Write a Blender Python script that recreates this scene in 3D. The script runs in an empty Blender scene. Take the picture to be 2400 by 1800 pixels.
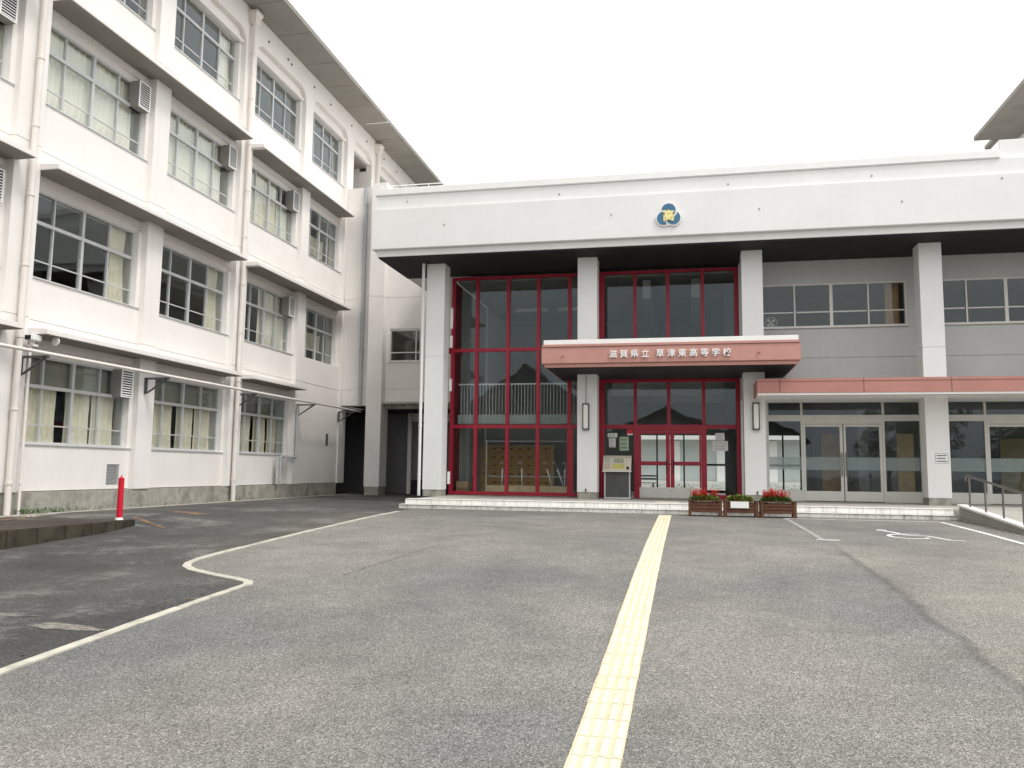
import bpy, bmesh, math, random
from mathutils import Vector, Matrix
random.seed(7)
S = bpy.context.scene
COL = S.collection
R = math.radians
PI = math.pi

# ------------------------------------------------------------ camera
CAM_Z = 1.59
pitch, yaw, roll = 0.104991975, -0.210441738, 0.0115080621
cy_, sy_, cp_, sp_ = math.cos(yaw), math.sin(yaw), math.cos(pitch), math.sin(pitch)
fwd = Vector((sy_*cp_, cy_*cp_, sp_)); right = Vector((cy_, -sy_, 0)); up = right.cross(fwd)
r2 = math.cos(roll)*right + math.sin(roll)*up
u2 = -math.sin(roll)*right + math.cos(roll)*up
cam_d = bpy.data.cameras.new('camera'); cam = bpy.data.objects.new('camera', cam_d); COL.objects.link(cam)
cam.matrix_world = Matrix(((r2.x, u2.x, -fwd.x, 0), (r2.y, u2.y, -fwd.y, 0), (r2.z, u2.z, -fwd.z, CAM_Z), (0, 0, 0, 1)))
cam_d.sensor_width = 36.0; cam_d.lens = 1917.7/2400*36
cam_d.clip_start = 0.1; cam_d.clip_end = 2000
S.camera = cam
S.render.resolution_x = 1024; S.render.resolution_y = 768

# ------------------------------------------------------------ world, sun, exposure
SUN_EL, SUN_AZ = R(57), R(118)       # azimuth clockwise from +Y (north): light comes from the right and behind
w = bpy.data.worlds.new('World'); S.world = w; w.use_nodes = True
nt = w.node_tree; nt.nodes.clear()
sky = nt.nodes.new('ShaderNodeTexSky'); sky.sky_type = 'NISHITA'; sky.sun_disc = False
sky.sun_elevation = SUN_EL; sky.sun_rotation = SUN_AZ; sky.dust_density = 3.0
hs = nt.nodes.new('ShaderNodeHueSaturation'); hs.inputs['Saturation'].default_value = 0.0
mx = nt.nodes.new('ShaderNodeMix'); mx.data_type = 'RGBA'; mx.inputs[0].default_value = 0.8
tc = nt.nodes.new('ShaderNodeTexCoord'); nz = nt.nodes.new('ShaderNodeTexNoise')
nz.inputs['Scale'].default_value = 2.2; nz.inputs['Detail'].default_value = 4
cr = nt.nodes.new('ShaderNodeValToRGB')
cr.color_ramp.elements[0].position = 0.3; cr.color_ramp.elements[0].color = (10.6, 10.8, 11.1, 1)
cr.color_ramp.elements[1].position = 0.7; cr.color_ramp.elements[1].color = (14.2, 14.2, 14.2, 1)
bg = nt.nodes.new('ShaderNodeBackground'); bg.inputs['Strength'].default_value = 0.1
wo = nt.nodes.new('ShaderNodeOutputWorld')
L = nt.links.new
L(sky.outputs[0], hs.inputs['Color']); L(tc.outputs['Generated'], nz.inputs['Vector'])
L(nz.outputs['Fac'], cr.inputs['Fac']); L(hs.outputs[0], mx.inputs[6]); L(cr.outputs[0], mx.inputs[7])
sp = nt.nodes.new('ShaderNodeSeparateXYZ'); L(tc.outputs['Generated'], sp.inputs[0])
gr = nt.nodes.new('ShaderNodeMapRange'); L(sp.outputs[2], gr.inputs[0]); gr.inputs[1].default_value = 0.0; gr.inputs[2].default_value = 1.0; gr.inputs[3].default_value = 0.84; gr.inputs[4].default_value = 1.36
mg = nt.nodes.new('ShaderNodeVectorMath'); mg.operation = 'SCALE'; L(mx.outputs[2], mg.inputs[0]); L(gr.outputs[0], mg.inputs['Scale'])
L(mg.outputs[0], bg.inputs[0]); L(bg.outputs[0], wo.inputs[0])
sun_d = bpy.data.lights.new('sun', 'SUN'); sun = bpy.data.objects.new('sun', sun_d); COL.objects.link(sun)
sun_d.energy = 1.5; sun_d.angle = R(14); sun_d.color = (1.0, 0.965, 0.92)
sdir = Vector((math.sin(SUN_AZ)*math.cos(SUN_EL), math.cos(SUN_AZ)*math.cos(SUN_EL), math.sin(SUN_EL)))
sun.rotation_euler = (-sdir).to_track_quat('-Z', 'Y').to_euler(); sun.location = (30, -30, 60)
S.view_settings.view_transform = 'Standard'; S.view_settings.look = 'None'
S.view_settings.exposure = 0.35; S.view_settings.gamma = 1.0; S.view_settings.use_curve_mapping = False

# ------------------------------------------------------------ materials
MATS = {}
def mat(name, col, rough=0.8, var=0.06, nscale=3.0, metal=0.0, spec=0.3, bump=0.0, bscale=40.0, dirt=None, emit=None,
        speck=None, streak=None):
    m = bpy.data.materials.new(name); m.use_nodes = True; MATS[name] = m
    t = m.node_tree; N = t.nodes; K = t.links.new; b = N['Principled BSDF']
    b.inputs['Roughness'].default_value = rough; b.inputs['Metallic'].default_value = metal
    b.inputs['Specular IOR Level'].default_value = spec
    tc = N.new('ShaderNodeTexCoord'); geo = N.new('ShaderNodeNewGeometry')
    P = geo.outputs['Position']
    def noise(scale, detail=4, vec=None, rough_=0.6):
        n = N.new('ShaderNodeTexNoise'); n.inputs['Scale'].default_value = scale
        n.inputs['Detail'].default_value = detail; n.inputs['Roughness'].default_value = rough_
        K(vec or P, n.inputs['Vector']); return n.outputs['Fac']
    def ramp(f, a, b_, c0, c1):
        r = N.new('ShaderNodeValToRGB'); e = r.color_ramp.elements
        e[0].position = a; e[1].position = b_; e[0].color = (*c0, 1); e[1].color = (*c1, 1); K(f, r.inputs[0]); return r.outputs[0]
    def mixc(f, A, B, mode='MIX'):
        x = N.new('ShaderNodeMix'); x.data_type = 'RGBA'; x.blend_type = mode
        if hasattr(f, 'links') or not isinstance(f, (int, float)): K(f, x.inputs[0])
        else: x.inputs[0].default_value = f
        for s, v in ((6, A), (7, B)):
            if isinstance(v, tuple): x.inputs[s].default_value = (*v, 1)
            else: K(v, x.inputs[s])
        return x.outputs[2]
    c0 = tuple(max(0, v*(1-var)) for v in col); c1 = tuple(min(1, v*(1+var)) for v in col)
    c = ramp(noise(nscale), 0.3, 0.7, c0, c1)
    oi = N.new('ShaderNodeObjectInfo')
    if streak:      # rain streaks: noise stretched along z
        mp = N.new('ShaderNodeMapping'); mp.inputs['Scale'].default_value = (6, 6, 0.35); K(P, mp.inputs['Vector'])
        f = ramp(noise(1.6, 5, mp.outputs[0]), 0.52, 0.78, (0, 0, 0), (streak[1],)*3)
        c = mixc(f, c, streak[0])
    if dirt:
        f = ramp(noise(dirt[1], 6, None, 0.7), dirt[2], dirt[2]+0.2, (0, 0, 0), (dirt[3],)*3)
        c = mixc(f, c, dirt[0])
    if speck:
        f = ramp(noise(speck[1], 2), speck[2], speck[2]+0.12, (0, 0, 0), (speck[3],)*3)
        c = mixc(f, c, speck[0])
    K(c, b.inputs['Base Color'])
    if bump:
        bn = N.new('ShaderNodeBump'); bn.inputs['Strength'].default_value = bump; bn.inputs['Distance'].default_value = 0.01
        K(noise(bscale, 3), bn.inputs['Height']); K(bn.outputs[0], b.inputs['Normal'])
    if emit: b.inputs['Emission Color'].default_value = (*col, 1); b.inputs['Emission Strength'].default_value = emit
    return m
def glassmat(name, tint=(0.82, 0.87, 0.85), refl=(1, 1, 1), rough=0.0, wob=0.16):
    m = bpy.data.materials.new(name); m.use_nodes = True; MATS[name] = m
    t = m.node_tree; N = t.nodes; K = t.links.new; N.clear()
    o = N.new('ShaderNodeOutputMaterial'); tr = N.new('ShaderNodeBsdfTransparent'); tr.inputs[0].default_value = (*tint, 1)
    g = N.new('ShaderNodeBsdfGlossy'); g.inputs['Roughness'].default_value = rough; g.inputs[0].default_value = (*refl, 1)
    fr = N.new('ShaderNodeFresnel'); geo = N.new('ShaderNodeNewGeometry')
    io = N.new('ShaderNodeMapRange'); K(geo.outputs['Backfacing'], io.inputs[0]); io.inputs[3].default_value = 1.48; io.inputs[4].default_value = 1/1.48; K(io.outputs[0], fr.inputs[0])
    n = N.new('ShaderNodeTexNoise'); n.inputs['Scale'].default_value = 1.3; K(geo.outputs['Position'], n.inputs['Vector'])
    bp = N.new('ShaderNodeBump'); bp.inputs['Strength'].default_value = wob; bp.inputs['Distance'].default_value = 0.02; K(n.outputs[0], bp.inputs['Height'])
    K(bp.outputs[0], g.inputs['Normal'])  # slight waviness of the panes
    x = N.new('ShaderNodeMixShader'); K(fr.outputs[0], x.inputs[0]); K(tr.outputs[0], x.inputs[1]); K(g.outputs[0], x.inputs[2]); K(x.outputs[0], o.inputs[0])
    return m

WALL = mat('wing_paint', (0.80, 0.77, 0.735), 0.75, 0.03, 1.2, bump=0.15, bscale=60, streak=((0.56, 0.52, 0.47), 0.16), dirt=((0.55, 0.51, 0.46), 0.7, 0.60, 0.18))
GWALL = mat('shaded_wall_grey', (0.53, 0.525, 0.515), 0.8, 0.04, 0.9, bump=0.15, bscale=60, streak=((0.33, 0.32, 0.31), 0.15))  # greyer copy of main_paint; shade under the roof is put into the colour
MWALL = mat('main_paint', (0.77, 0.765, 0.75), 0.75, 0.03, 0.9, bump=0.15, bscale=60, streak=((0.55, 0.54, 0.51), 0.13), dirt=((0.45, 0.44, 0.42), 0.8, 0.62, 0.15))
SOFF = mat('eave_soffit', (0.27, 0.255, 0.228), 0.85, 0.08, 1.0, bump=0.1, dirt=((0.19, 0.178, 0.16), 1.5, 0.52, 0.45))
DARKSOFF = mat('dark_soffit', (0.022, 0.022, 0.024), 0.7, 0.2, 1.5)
CONC = mat('concrete', (0.36, 0.345, 0.30), 0.9, 0.16, 4.0, bump=0.4, bscale=30, dirt=((0.10, 0.10, 0.075), 2.5, 0.5, 0.6), streak=((0.14, 0.14, 0.11), 0.5))
KERBC = mat('mossy_kerb', (0.075, 0.064, 0.044), 0.95, 0.3, 6.0, bump=0.6, bscale=25, dirt=((0.022, 0.019, 0.014), 3.0, 0.40, 0.85), streak=((0.03, 0.03, 0.02), 0.7))
GUT = mat('gutter_concrete', (0.50, 0.475, 0.40), 0.9, 0.15, 5.0, bump=0.4, bscale=60, dirt=((0.20, 0.19, 0.16), 4.0, 0.50, 0.7))
ALU = mat('aluminium', (0.56, 0.57, 0.57), 0.45, 0.06, 5.0, metal=0.15, spec=0.5)
ALUL = mat('aluminium_light', (0.66, 0.65, 0.60), 0.45, 0.05, 5.0, metal=0.12, spec=0.5)
STEEL = mat('stainless', (0.22, 0.21, 0.20), 0.35, 0.1, 8.0, metal=0.8, spec=0.5)
RED = mat('red_frame', (0.35, 0.010, 0.032), 0.42, 0.1, 2.0, spec=0.45)
DRED = mat('red_frame_inner', (0.20, 0.008, 0.02), 0.5, 0.1, 2.0)
PINK = mat('salmon_panel', (0.50, 0.262, 0.220), 0.55, 0.05, 1.5, streak=((0.40, 0.20, 0.16), 0.3))
ROSE = mat('rose_awning', (0.43, 0.205, 0.170), 0.5, 0.05, 1.5, streak=((0.36, 0.15, 0.12), 0.35))
WHITE = mat('white_paint', (0.82, 0.82, 0.80), 0.5, 0.03, 4.0)
PIPEM = mat('pipe_cream', (0.76, 0.71, 0.66), 0.5, 0.04, 2.0, streak=((0.5, 0.45, 0.4), 0.25))
GPIPE = mat('pipe_grey', (0.42, 0.44, 0.46), 0.5, 0.04, 2.0)
BLACK = mat('black_paint', (0.02, 0.02, 0.022), 0.5, 0.1, 4.0)
DGREY = mat('dark_grey', (0.09, 0.09, 0.09), 0.6, 0.1, 4.0)
AC = mat('ac_casing', (0.24, 0.235, 0.22), 0.55, 0.06, 3.0, streak=((0.3, 0.29, 0.27), 0.3))
CURT = mat('curtain_cream', (0.86, 0.81, 0.68), 0.95, 0.08, 3.0)
CURTW = mat('curtain_white', (0.94, 0.915, 0.84), 0.95, 0.05, 3.0)
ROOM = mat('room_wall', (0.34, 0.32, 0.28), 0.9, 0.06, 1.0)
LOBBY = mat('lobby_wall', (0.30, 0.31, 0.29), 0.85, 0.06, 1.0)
FLOOR = mat('lobby_floor', (0.34, 0.31, 0.27), 0.35, 0.08, 2.0)
WOODL = mat('locker_wood', (0.78, 0.46, 0.17), 0.55, 0.14, 5.0)
WOODP = mat('pale_wood', (0.74, 0.58, 0.36), 0.6, 0.12, 5.0)
WOODB = mat('planter_wood', (0.115, 0.050, 0.026), 0.65, 0.25, 9.0, bump=0.3, bscale=80)
TILEW = mat('white_tile', (0.86, 0.85, 0.81), 0.4, 0.05, 8.0, dirt=((0.20, 0.19, 0.16), 3.2, 0.63, 0.55), streak=((0.25, 0.24, 0.2), 0.35))
TILED = mat('stained_tile', (0.72, 0.71, 0.66), 0.6, 0.10, 8.0, dirt=((0.10, 0.10, 0.08), 3.0, 0.54, 0.8), streak=((0.12, 0.12, 0.10), 0.6))
PAVE = mat('platform_tile', (0.42, 0.40, 0.36), 0.6, 0.12, 3.0, dirt=((0.16, 0.16, 0.13), 1.5, 0.5, 0.5))
YEL = mat('tactile_yellow', (0.71, 0.66, 0.49), 0.75, 0.08, 6.0, bump=0.3, bscale=120, dirt=((0.46, 0.38, 0.25), 1.6, 0.50, 0.55), speck=((0.35, 0.28, 0.2), 60, 0.66, 0.6))
YELB = mat('tactile_valley', (0.63, 0.54, 0.37), 0.85, 0.12, 8.0, dirt=((0.34, 0.26, 0.16), 4.0, 0.50, 0.6))
PAINTW = mat('road_white', (0.74, 0.74, 0.72), 0.8, 0.08, 10.0, dirt=((0.25, 0.24, 0.23), 6.0, 0.52, 0.7), speck=((0.2, 0.2, 0.19), 50, 0.60, 0.7))
PAINTF = mat('road_white_faded', (0.40, 0.39, 0.37), 0.85, 0.1, 10.0, dirt=((0.17, 0.165, 0.16), 4.0, 0.42, 0.9), speck=((0.15, 0.15, 0.14), 50, 0.52, 0.8))
PAINTO = mat('road_orange', (0.46, 0.25, 0.10), 0.85, 0.1, 10.0, dirt=((0.085, 0.08, 0.075), 5.0, 0.36, 0.95), speck=((0.07, 0.065, 0.06), 40, 0.48, 0.9))
SOIL = mat('soil', (0.05, 0.035, 0.025), 0.95, 0.3, 20.0)
STONE = mat('gravel_stone', (0.34, 0.31, 0.26), 0.9, 0.35, 12.0)
LEAF = mat('leaf_green', (0.055, 0.13, 0.02), 0.6, 0.45, 25.0)
LEAFY = mat('leaf_yellowgreen', (0.15, 0.20, 0.035), 0.6, 0.45, 25.0)
FLOW = mat('flower_red', (0.80, 0.015, 0.03), 0.5, 0.2, 30.0)
BOLL = mat('bollard_red', (0.60, 0.012, 0.035), 0.4, 0.05, 4.0)
BLUE = mat('emblem_blue', (0.06, 0.165, 0.27), 0.4, 0.06, 6.0)
GOLD = mat('emblem_yellow', (0.84, 0.74, 0.36), 0.4, 0.06, 6.0)
LAMPG = mat('lamp_diffuser', (0.78, 0.78, 0.74), 0.4, 0.02, 4.0)
PAPER = mat('paper_white', (0.80, 0.80, 0.78), 0.8, 0.03, 8.0)
PAPERG = mat('paper_green', (0.42, 0.52, 0.40), 0.8, 0.05, 12.0)
PAPERR = mat('paper_red', (0.62, 0.04, 0.06), 0.7, 0.05, 12.0)
BOARD = mat('board_face', (0.62, 0.58, 0.46), 0.5, 0.04, 6.0)
INK = mat('print_ink', (0.05, 0.05, 0.05), 0.8, 0.1, 4.0)
INKY = mat('print_yellow', (0.55, 0.50, 0.16), 0.7, 0.1, 10.0)
ROOFT = mat('roof_tile', (0.05, 0.052, 0.057), 0.5, 0.2, 6.0)
BRICKT = mat('ramp_wall_tile', (0.34, 0.33, 0.29), 0.6, 0.08, 8.0, streak=((0.15, 0.15, 0.12), 0.4))
GROUT = mat('grout', (0.13, 0.125, 0.11), 0.9, 0.1, 8.0)
GREYW = mat('courtyard_wall', (0.50, 0.54, 0.53), 0.8, 0.05, 1.0)
GLASS = glassmat('window_glass', (0.93, 0.94, 0.92), (.82, .88, .92))
GLASSD = glassmat('entrance_glass', (0.93, 0.95, 0.95), (.60, .68, .74), wob=0.10)
UMB = mat('umbrella_clear', (0.93, 0.96, 0.96), 0.3, 0.05, 8.0)

def asphalt(name, base, warm, blue, dirt_amt, contrast):
    m = bpy.data.materials.new(name); m.use_nodes = True
    t = m.node_tree; N = t.nodes; K = t.links.new; b = N['Principled BSDF']
    geo = N.new('ShaderNodeNewGeometry'); P = geo.outputs['Position']
    def noise(s, d=3, r=0.6):
        n = N.new('ShaderNodeTexNoise'); n.inputs['Scale'].default_value = s; n.inputs['Detail'].default_value = d; n.inputs['Roughness'].default_value = r
        K(P, n.inputs['Vector']); return n.outputs['Fac']
    def ramp(f, pts):
        r = N.new('ShaderNodeValToRGB'); e = r.color_ramp.elements
        while len(e) < len(pts): e.new(0.5)
        for i, (p, c) in enumerate(pts): e[i].position = p; e[i].color = (*c, 1) if isinstance(c, tuple) else (c, c, c, 1)
        K(f, r.inputs[0]); return r.outputs[0]
    def mix(f, A, B, mode='MIX'):
        x = N.new('ShaderNodeMix'); x.data_type = 'RGBA'; x.blend_type = mode
        if isinstance(f, float): x.inputs[0].default_value = f
        else: K(f, x.inputs[0])
        for s, v in ((6, A), (7, B)):
            if isinstance(v, tuple): x.inputs[s].default_value = (*v, 1)
            else: K(v, x.inputs[s])
        return x.outputs[2]
    big = ramp(noise(0.22, 4, 0.55), [(0.36, blue), (0.50, base), (0.64, warm)])
    med = ramp(noise(1.6, 5, 0.65), [(0.3, 0.84), (0.7, 1.12)])
    c = mix(1.0, big, med, 'MULTIPLY')
    vo = N.new('ShaderNodeTexVoronoi'); vo.inputs['Scale'].default_value = 125; K(P, vo.inputs['Vector'])
    g = ramp(vo.outputs['Color'], [(0.0, 1-contrast), (0.55, 0.95), (0.85, 1+contrast*0.9), (1.0, 1+contrast*2.2)])
    c = mix(1.0, c, g, 'MULTIPLY')
    vo2 = N.new('ShaderNodeTexVoronoi'); vo2.inputs['Scale'].default_value = 55; K(P, vo2.inputs['Vector'])
    g2 = ramp(vo2.outputs['Color'], [(0.0, 1-contrast*0.22), (1.0, 1+contrast*0.22)])
    c = mix(1.0, c, g2, 'MULTIPLY')
    # tyre scuffs and stains
    st = ramp(noise(0.7, 6, 0.72), [(0.56, 0.0), (0.70, dirt_amt)])
    c = mix(st, c, tuple(v*0.55 for v in base))
    if name == 'light_asphalt':
        # the paving right of the seam at x = 2.3 (nearer the street) was laid later and is warmer and paler
        sx = N.new('ShaderNodeSeparateXYZ'); K(P, sx.inputs[0])
        wob = N.new('ShaderNodeMath'); wob.operation = 'MULTIPLY_ADD'; K(noise(1.5, 3), wob.inputs[0]); wob.inputs[1].default_value = 0.25; K(sx.outputs[0], wob.inputs[2])
        f = N.new('ShaderNodeMapRange'); K(wob.outputs[0], f.inputs[0]); f.inputs[1].default_value = 2.38; f.inputs[2].default_value = 2.50
        fy = N.new('ShaderNodeMapRange'); K(sx.outputs[1], fy.inputs[0]); fy.inputs[1].default_value = 15.0; fy.inputs[2].default_value = 13.0
        mm = N.new('ShaderNodeMath'); mm.operation = 'MULTIPLY'; K(f.outputs[0], mm.inputs[0]); K(fy.outputs[0], mm.inputs[1])
        m3 = N.new('ShaderNodeMath'); m3.operation = 'MULTIPLY'; K(mm.outputs[0], m3.inputs[0]); m3.inputs[1].default_value = 0.8
        c = mix(m3.outputs[0], c, mix(1.0, c, (1.24, 1.20, 1.14), 'MULTIPLY'))
        # sealed joint along the seam
        d = N.new('ShaderNodeMath'); d.operation = 'SUBTRACT'; K(wob.outputs[0], d.inputs[0]); d.inputs[1].default_value = 2.40
        ab = N.new('ShaderNodeMath'); ab.operation = 'ABSOLUTE'; K(d.outputs[0], ab.inputs[0])
        f2 = N.new('ShaderNodeMapRange'); K(ab.outputs[0], f2.inputs[0]); f2.inputs[1].default_value = 0.09; f2.inputs[2].default_value = 0.0
        m2 = N.new('ShaderNodeMath'); m2.operation = 'MULTIPLY'; K(f2.outputs[0], m2.inputs[0]); K(fy.outputs[0], m2.inputs[1])
        m4 = N.new('ShaderNodeMath'); m4.operation = 'MULTIPLY'; K(m2.outputs[0], m4.inputs[0]); m4.inputs[1].default_value = 0.42
        c = mix(m4.outputs[0], c, (0.055, 0.052, 0.048))
    else:
        # pale mineral bloom and brown stains on the worn dark paving
        st2 = ramp(noise(0.45, 7, 0.80), [(0.52, 0.0), (0.66, 0.75)])
        c = mix(st2, c, (0.25, 0.24, 0.215))
        st3 = ramp(noise(0.33, 5, 0.7), [(0.25, 0.5), (0.42, 0.0)])
        c = mix(st3, c, (0.050, 0.032, 0.024))
    K(c, b.inputs['Base Color']); b.inputs['Roughness'].default_value = 0.92; b.inputs['Specular IOR Level'].default_value = 0.25
    bn = N.new('ShaderNodeBump'); bn.inputs['Strength'].default_value = 0.55; bn.inputs['Distance'].default_value = 0.006
    K(vo.outputs['Distance'], bn.inputs['Height']); K(bn.outputs[0], b.inputs['Normal'])
    MATS[name] = m
    return m
ASPH = asphalt('light_asphalt', (0.204, 0.197, 0.180), (0.246, 0.233, 0.208), (0.160, 0.158, 0.152), 0.28, 0.70)
DASPH = asphalt('dark_asphalt', (0.090, 0.088, 0.084), (0.118, 0.110, 0.098), (0.068, 0.067, 0.066), 0.45, 0.6)
BASPH = asphalt('brown_asphalt', (0.085, 0.068, 0.056), (0.115, 0.085, 0.066), (0.060, 0.050, 0.044), 0.45, 0.5)

# ------------------------------------------------------------ helpers
WP = {}
def wp(o): return WP.get(o.name, Vector((0, 0, 0))) if o else Vector((0, 0, 0))
def tag(o, label=None, cat=None, group=None, kind=None):
    if label: o['label'] = label
    if cat: o['category'] = cat
    if group: o['group'] = group
    if kind: o['kind'] = kind
    return o
def thing(name, loc, label, cat, group=None):
    o = bpy.data.objects.new(name, None); COL.objects.link(o); o.location = loc; o.empty_display_size = 0.2
    WP[o.name] = Vector(loc); return tag(o, label, cat, group)
class MB:
    def __init__(s): s.v = []; s.f = []; s.sm = []
    def add(s, vs, fs, smooth=False):
        n = len(s.v); s.v += [tuple(p) for p in vs]; s.f += [tuple(n+i for i in f) for f in fs]; s.sm += [smooth]*len(fs); return s
    def box(s, x0, x1, y0, y1, z0, z1):
        return s.add([(x0,y0,z0),(x1,y0,z0),(x1,y1,z0),(x0,y1,z0),(x0,y0,z1),(x1,y0,z1),(x1,y1,z1),(x0,y1,z1)],
                     [(0,3,2,1),(4,5,6,7),(0,1,5,4),(1,2,6,5),(2,3,7,6),(3,0,4,7)])
    def tube(s, p, q, r, n=12, r2=None, cap=True):
        p = Vector(p); q = Vector(q); d = (q-p).normalized(); a = d.orthogonal().normalized(); b = d.cross(a); r2 = r if r2 is None else r2
        vs = [p+(a*math.cos(2*PI*i/n)+b*math.sin(2*PI*i/n))*r for i in range(n)]+[q+(a*math.cos(2*PI*i/n)+b*math.sin(2*PI*i/n))*r2 for i in range(n)]
        s.add(vs, [(i, (i+1) % n, n+(i+1) % n, n+i) for i in range(n)], True)
        if cap: s.add(vs, [tuple(reversed(range(n))), tuple(range(n, 2*n))])
        return s
    def prism(s, pts, axis, a, b):      # pts: 2D polygon in the other two axes
        def P(u, v, w): return {'x': (w, u, v), 'y': (u, w, v), 'z': (u, v, w)}[axis]
        n = len(pts); vs = [P(u, v, a) for u, v in pts]+[P(u, v, b) for u, v in pts]
        return s.add(vs, [tuple(range(n)), tuple(reversed(range(n, 2*n)))]+[(i, n+i, n+(i+1) % n, (i+1) % n) for i in range(n)])
    def build(s, name, m, parent=None, bevel=0, origin=None):
        xs = list(zip(*s.v)); lo = [min(a) for a in xs]; hi = [max(a) for a in xs]
        O = Vector(origin) if origin else Vector(((lo[0]+hi[0])/2, (lo[1]+hi[1])/2, lo[2]))
        me = bpy.data.meshes.new(name); me.from_pydata([tuple(Vector(p)-O) for p in s.v], [], s.f); me.materials.append(m)
        bm = bmesh.new(); bm.from_mesh(me); bmesh.ops.recalc_face_normals(bm, faces=bm.faces)
        if bevel:
            bmesh.ops.remove_doubles(bm, verts=bm.verts, dist=1e-5)
            es = [e for e in bm.edges if len(e.link_faces) == 2 and e.calc_face_angle(0) > 0.5]
            bmesh.ops.bevel(bm, geom=es, offset=bevel, segments=2, affect='EDGES', clamp_overlap=True)
        bm.to_mesh(me); bm.free()
        if not bevel:
            for p, f in zip(me.polygons, s.sm): p.use_smooth = f
        return link(name, me, O, parent)
def link(name, me, O, parent=None):
    o = bpy.data.objects.new(name, me); COL.objects.link(o)
    if parent: o.parent = parent
    o.location = O - wp(parent); WP[o.name] = Vector(O); return o
_cache = {}
def piece(name, m, parent, x0, x1, y0, y1, z0, z1, bevel=0):
    k = (name, m.name, round(x1-x0, 3), round(y1-y0, 3), round(z1-z0, 3), bevel)
    O = Vector(((x0+x1)/2, (y0+y1)/2, z0))
    if k in _cache: return link(name, _cache[k], O, parent)
    o = MB().box(x0, x1, y0, y1, z0, z1).build(name, m, parent, bevel); _cache[k] = o.data; return o
def part(name, m, parent, *b, bevel=0): return MB().box(*b).build(name, m, parent, bevel)
def copy_tree(root, loc, label=None):
    r = root.copy(); COL.objects.link(r); r.location = loc; WP[r.name] = Vector(loc)
    if label: r['label'] = label
    for ch in list(root.children):
        c = ch.copy(); COL.objects.link(c); c.parent = r
        for g in list(ch.children):
            d = g.copy(); COL.objects.link(d); d.parent = c
    return r
def lerp(a, b, t): return a+(b-a)*t
def sstep(a, b, x):
    t = max(0, min(1, (x-a)/(b-a))); return t*t*(3-2*t)

# ------------------------------------------------------------ ground height (the yard climbs gently to the steps)
GY = [-400, -30, 0, 4.5, 7, 8.2, 10.5, 13.5, 17, 20.6, 30, 400]
GZ = [-0.4, -0.25, -0.03, 0.0, 0.13, 0.205, 0.32, 0.435, 0.515, 0.572, 0.60, 0.60]
def G0(y):
    for i in range(len(GY)-1):
        if y <= GY[i+1]: return lerp(GZ[i], GZ[i+1], (y-GY[i])/(GY[i+1]-GY[i]))
    return GZ[-1]
def G(y): return (G0(y-0.5)+G0(y-0.25)+2*G0(y)+G0(y+0.25)+G0(y+0.5))/6
def H(x, y):
    g = G(y)
    return lerp(g, 0.60, sstep(-8.0, -10.6, x)*sstep(12.5, 15.0, y))
def sheet(name, xs, ys, m, dz, kind=None, parent=None, hf=H):
    mb = MB(); nx = len(xs)
    vs = [(x, y, hf(x, y)+dz) for y in ys for x in xs]
    mb.add(vs, [(j*nx+i, j*nx+i+1, (j+1)*nx+i+1, (j+1)*nx+i) for j in range(len(ys)-1) for i in range(nx-1)])
    o = mb.build(name, m, parent)
    if kind: o['kind'] = kind
    return o
ys = [-400, -200, -100, -60, -30, -15]+[-8+i*0.5 for i in range(16)]+[i*0.25 for i in range(126)]+[34, 38, 45, 60, 100, 200, 400]
xs = [-400, -200, -100, -50, -25, -16]+[-13+i*0.5 for i in range(67)]+[24, 30, 50, 100, 200, 400]
sheet('ground', xs, ys, ASPH, 0.0, 'structure')

# dark old asphalt left of the concrete gutter
GL = [(-5.03, -8), (-5.02, 5.2), (-5.05, 6.9), (-5.00, 8.6), (-4.99, 8.82), (-5.06, 8.97), (-5.24, 9.08), (-5.7, 9.30), (-6.2, 9.58), (-6.43, 9.80), (-6.56, 10.05), (-6.63, 10.4), (-6.66, 11.0), (-6.70, 13.2), (-6.95, 19.3)]
def xg(y):
    if y > 19.3: return -7.0 if y < 20.5 else -7.45
    for (x0, y0), (x1, y1) in zip(GL, GL[1:]):
        if y <= y1: return lerp(x0, x1, (y-y0)/(y1-y0))
mb = MB(); yy = [-8+i*0.25 for i in range(151)]+[31, 33, 36]; nxx = 20; vs = []
for y in yy:
    xe = xg(y); xl = -12.72 if y > 13.6 else -10.02
    for i in range(nxx+1):
        x = lerp(xl, xe, i/nxx); vs.append((x, y, H(x, y)+0.005))
mb.add(vs, [(j*(nxx+1)+i, j*(nxx+1)+i+1, (j+1)*(nxx+1)+i+1, (j+1)*(nxx+1)+i) for j in range(len(yy)-1) for i in range(nxx)])
dark = mb.build('dark_road', DASPH); dark['kind'] = 'structure'

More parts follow.
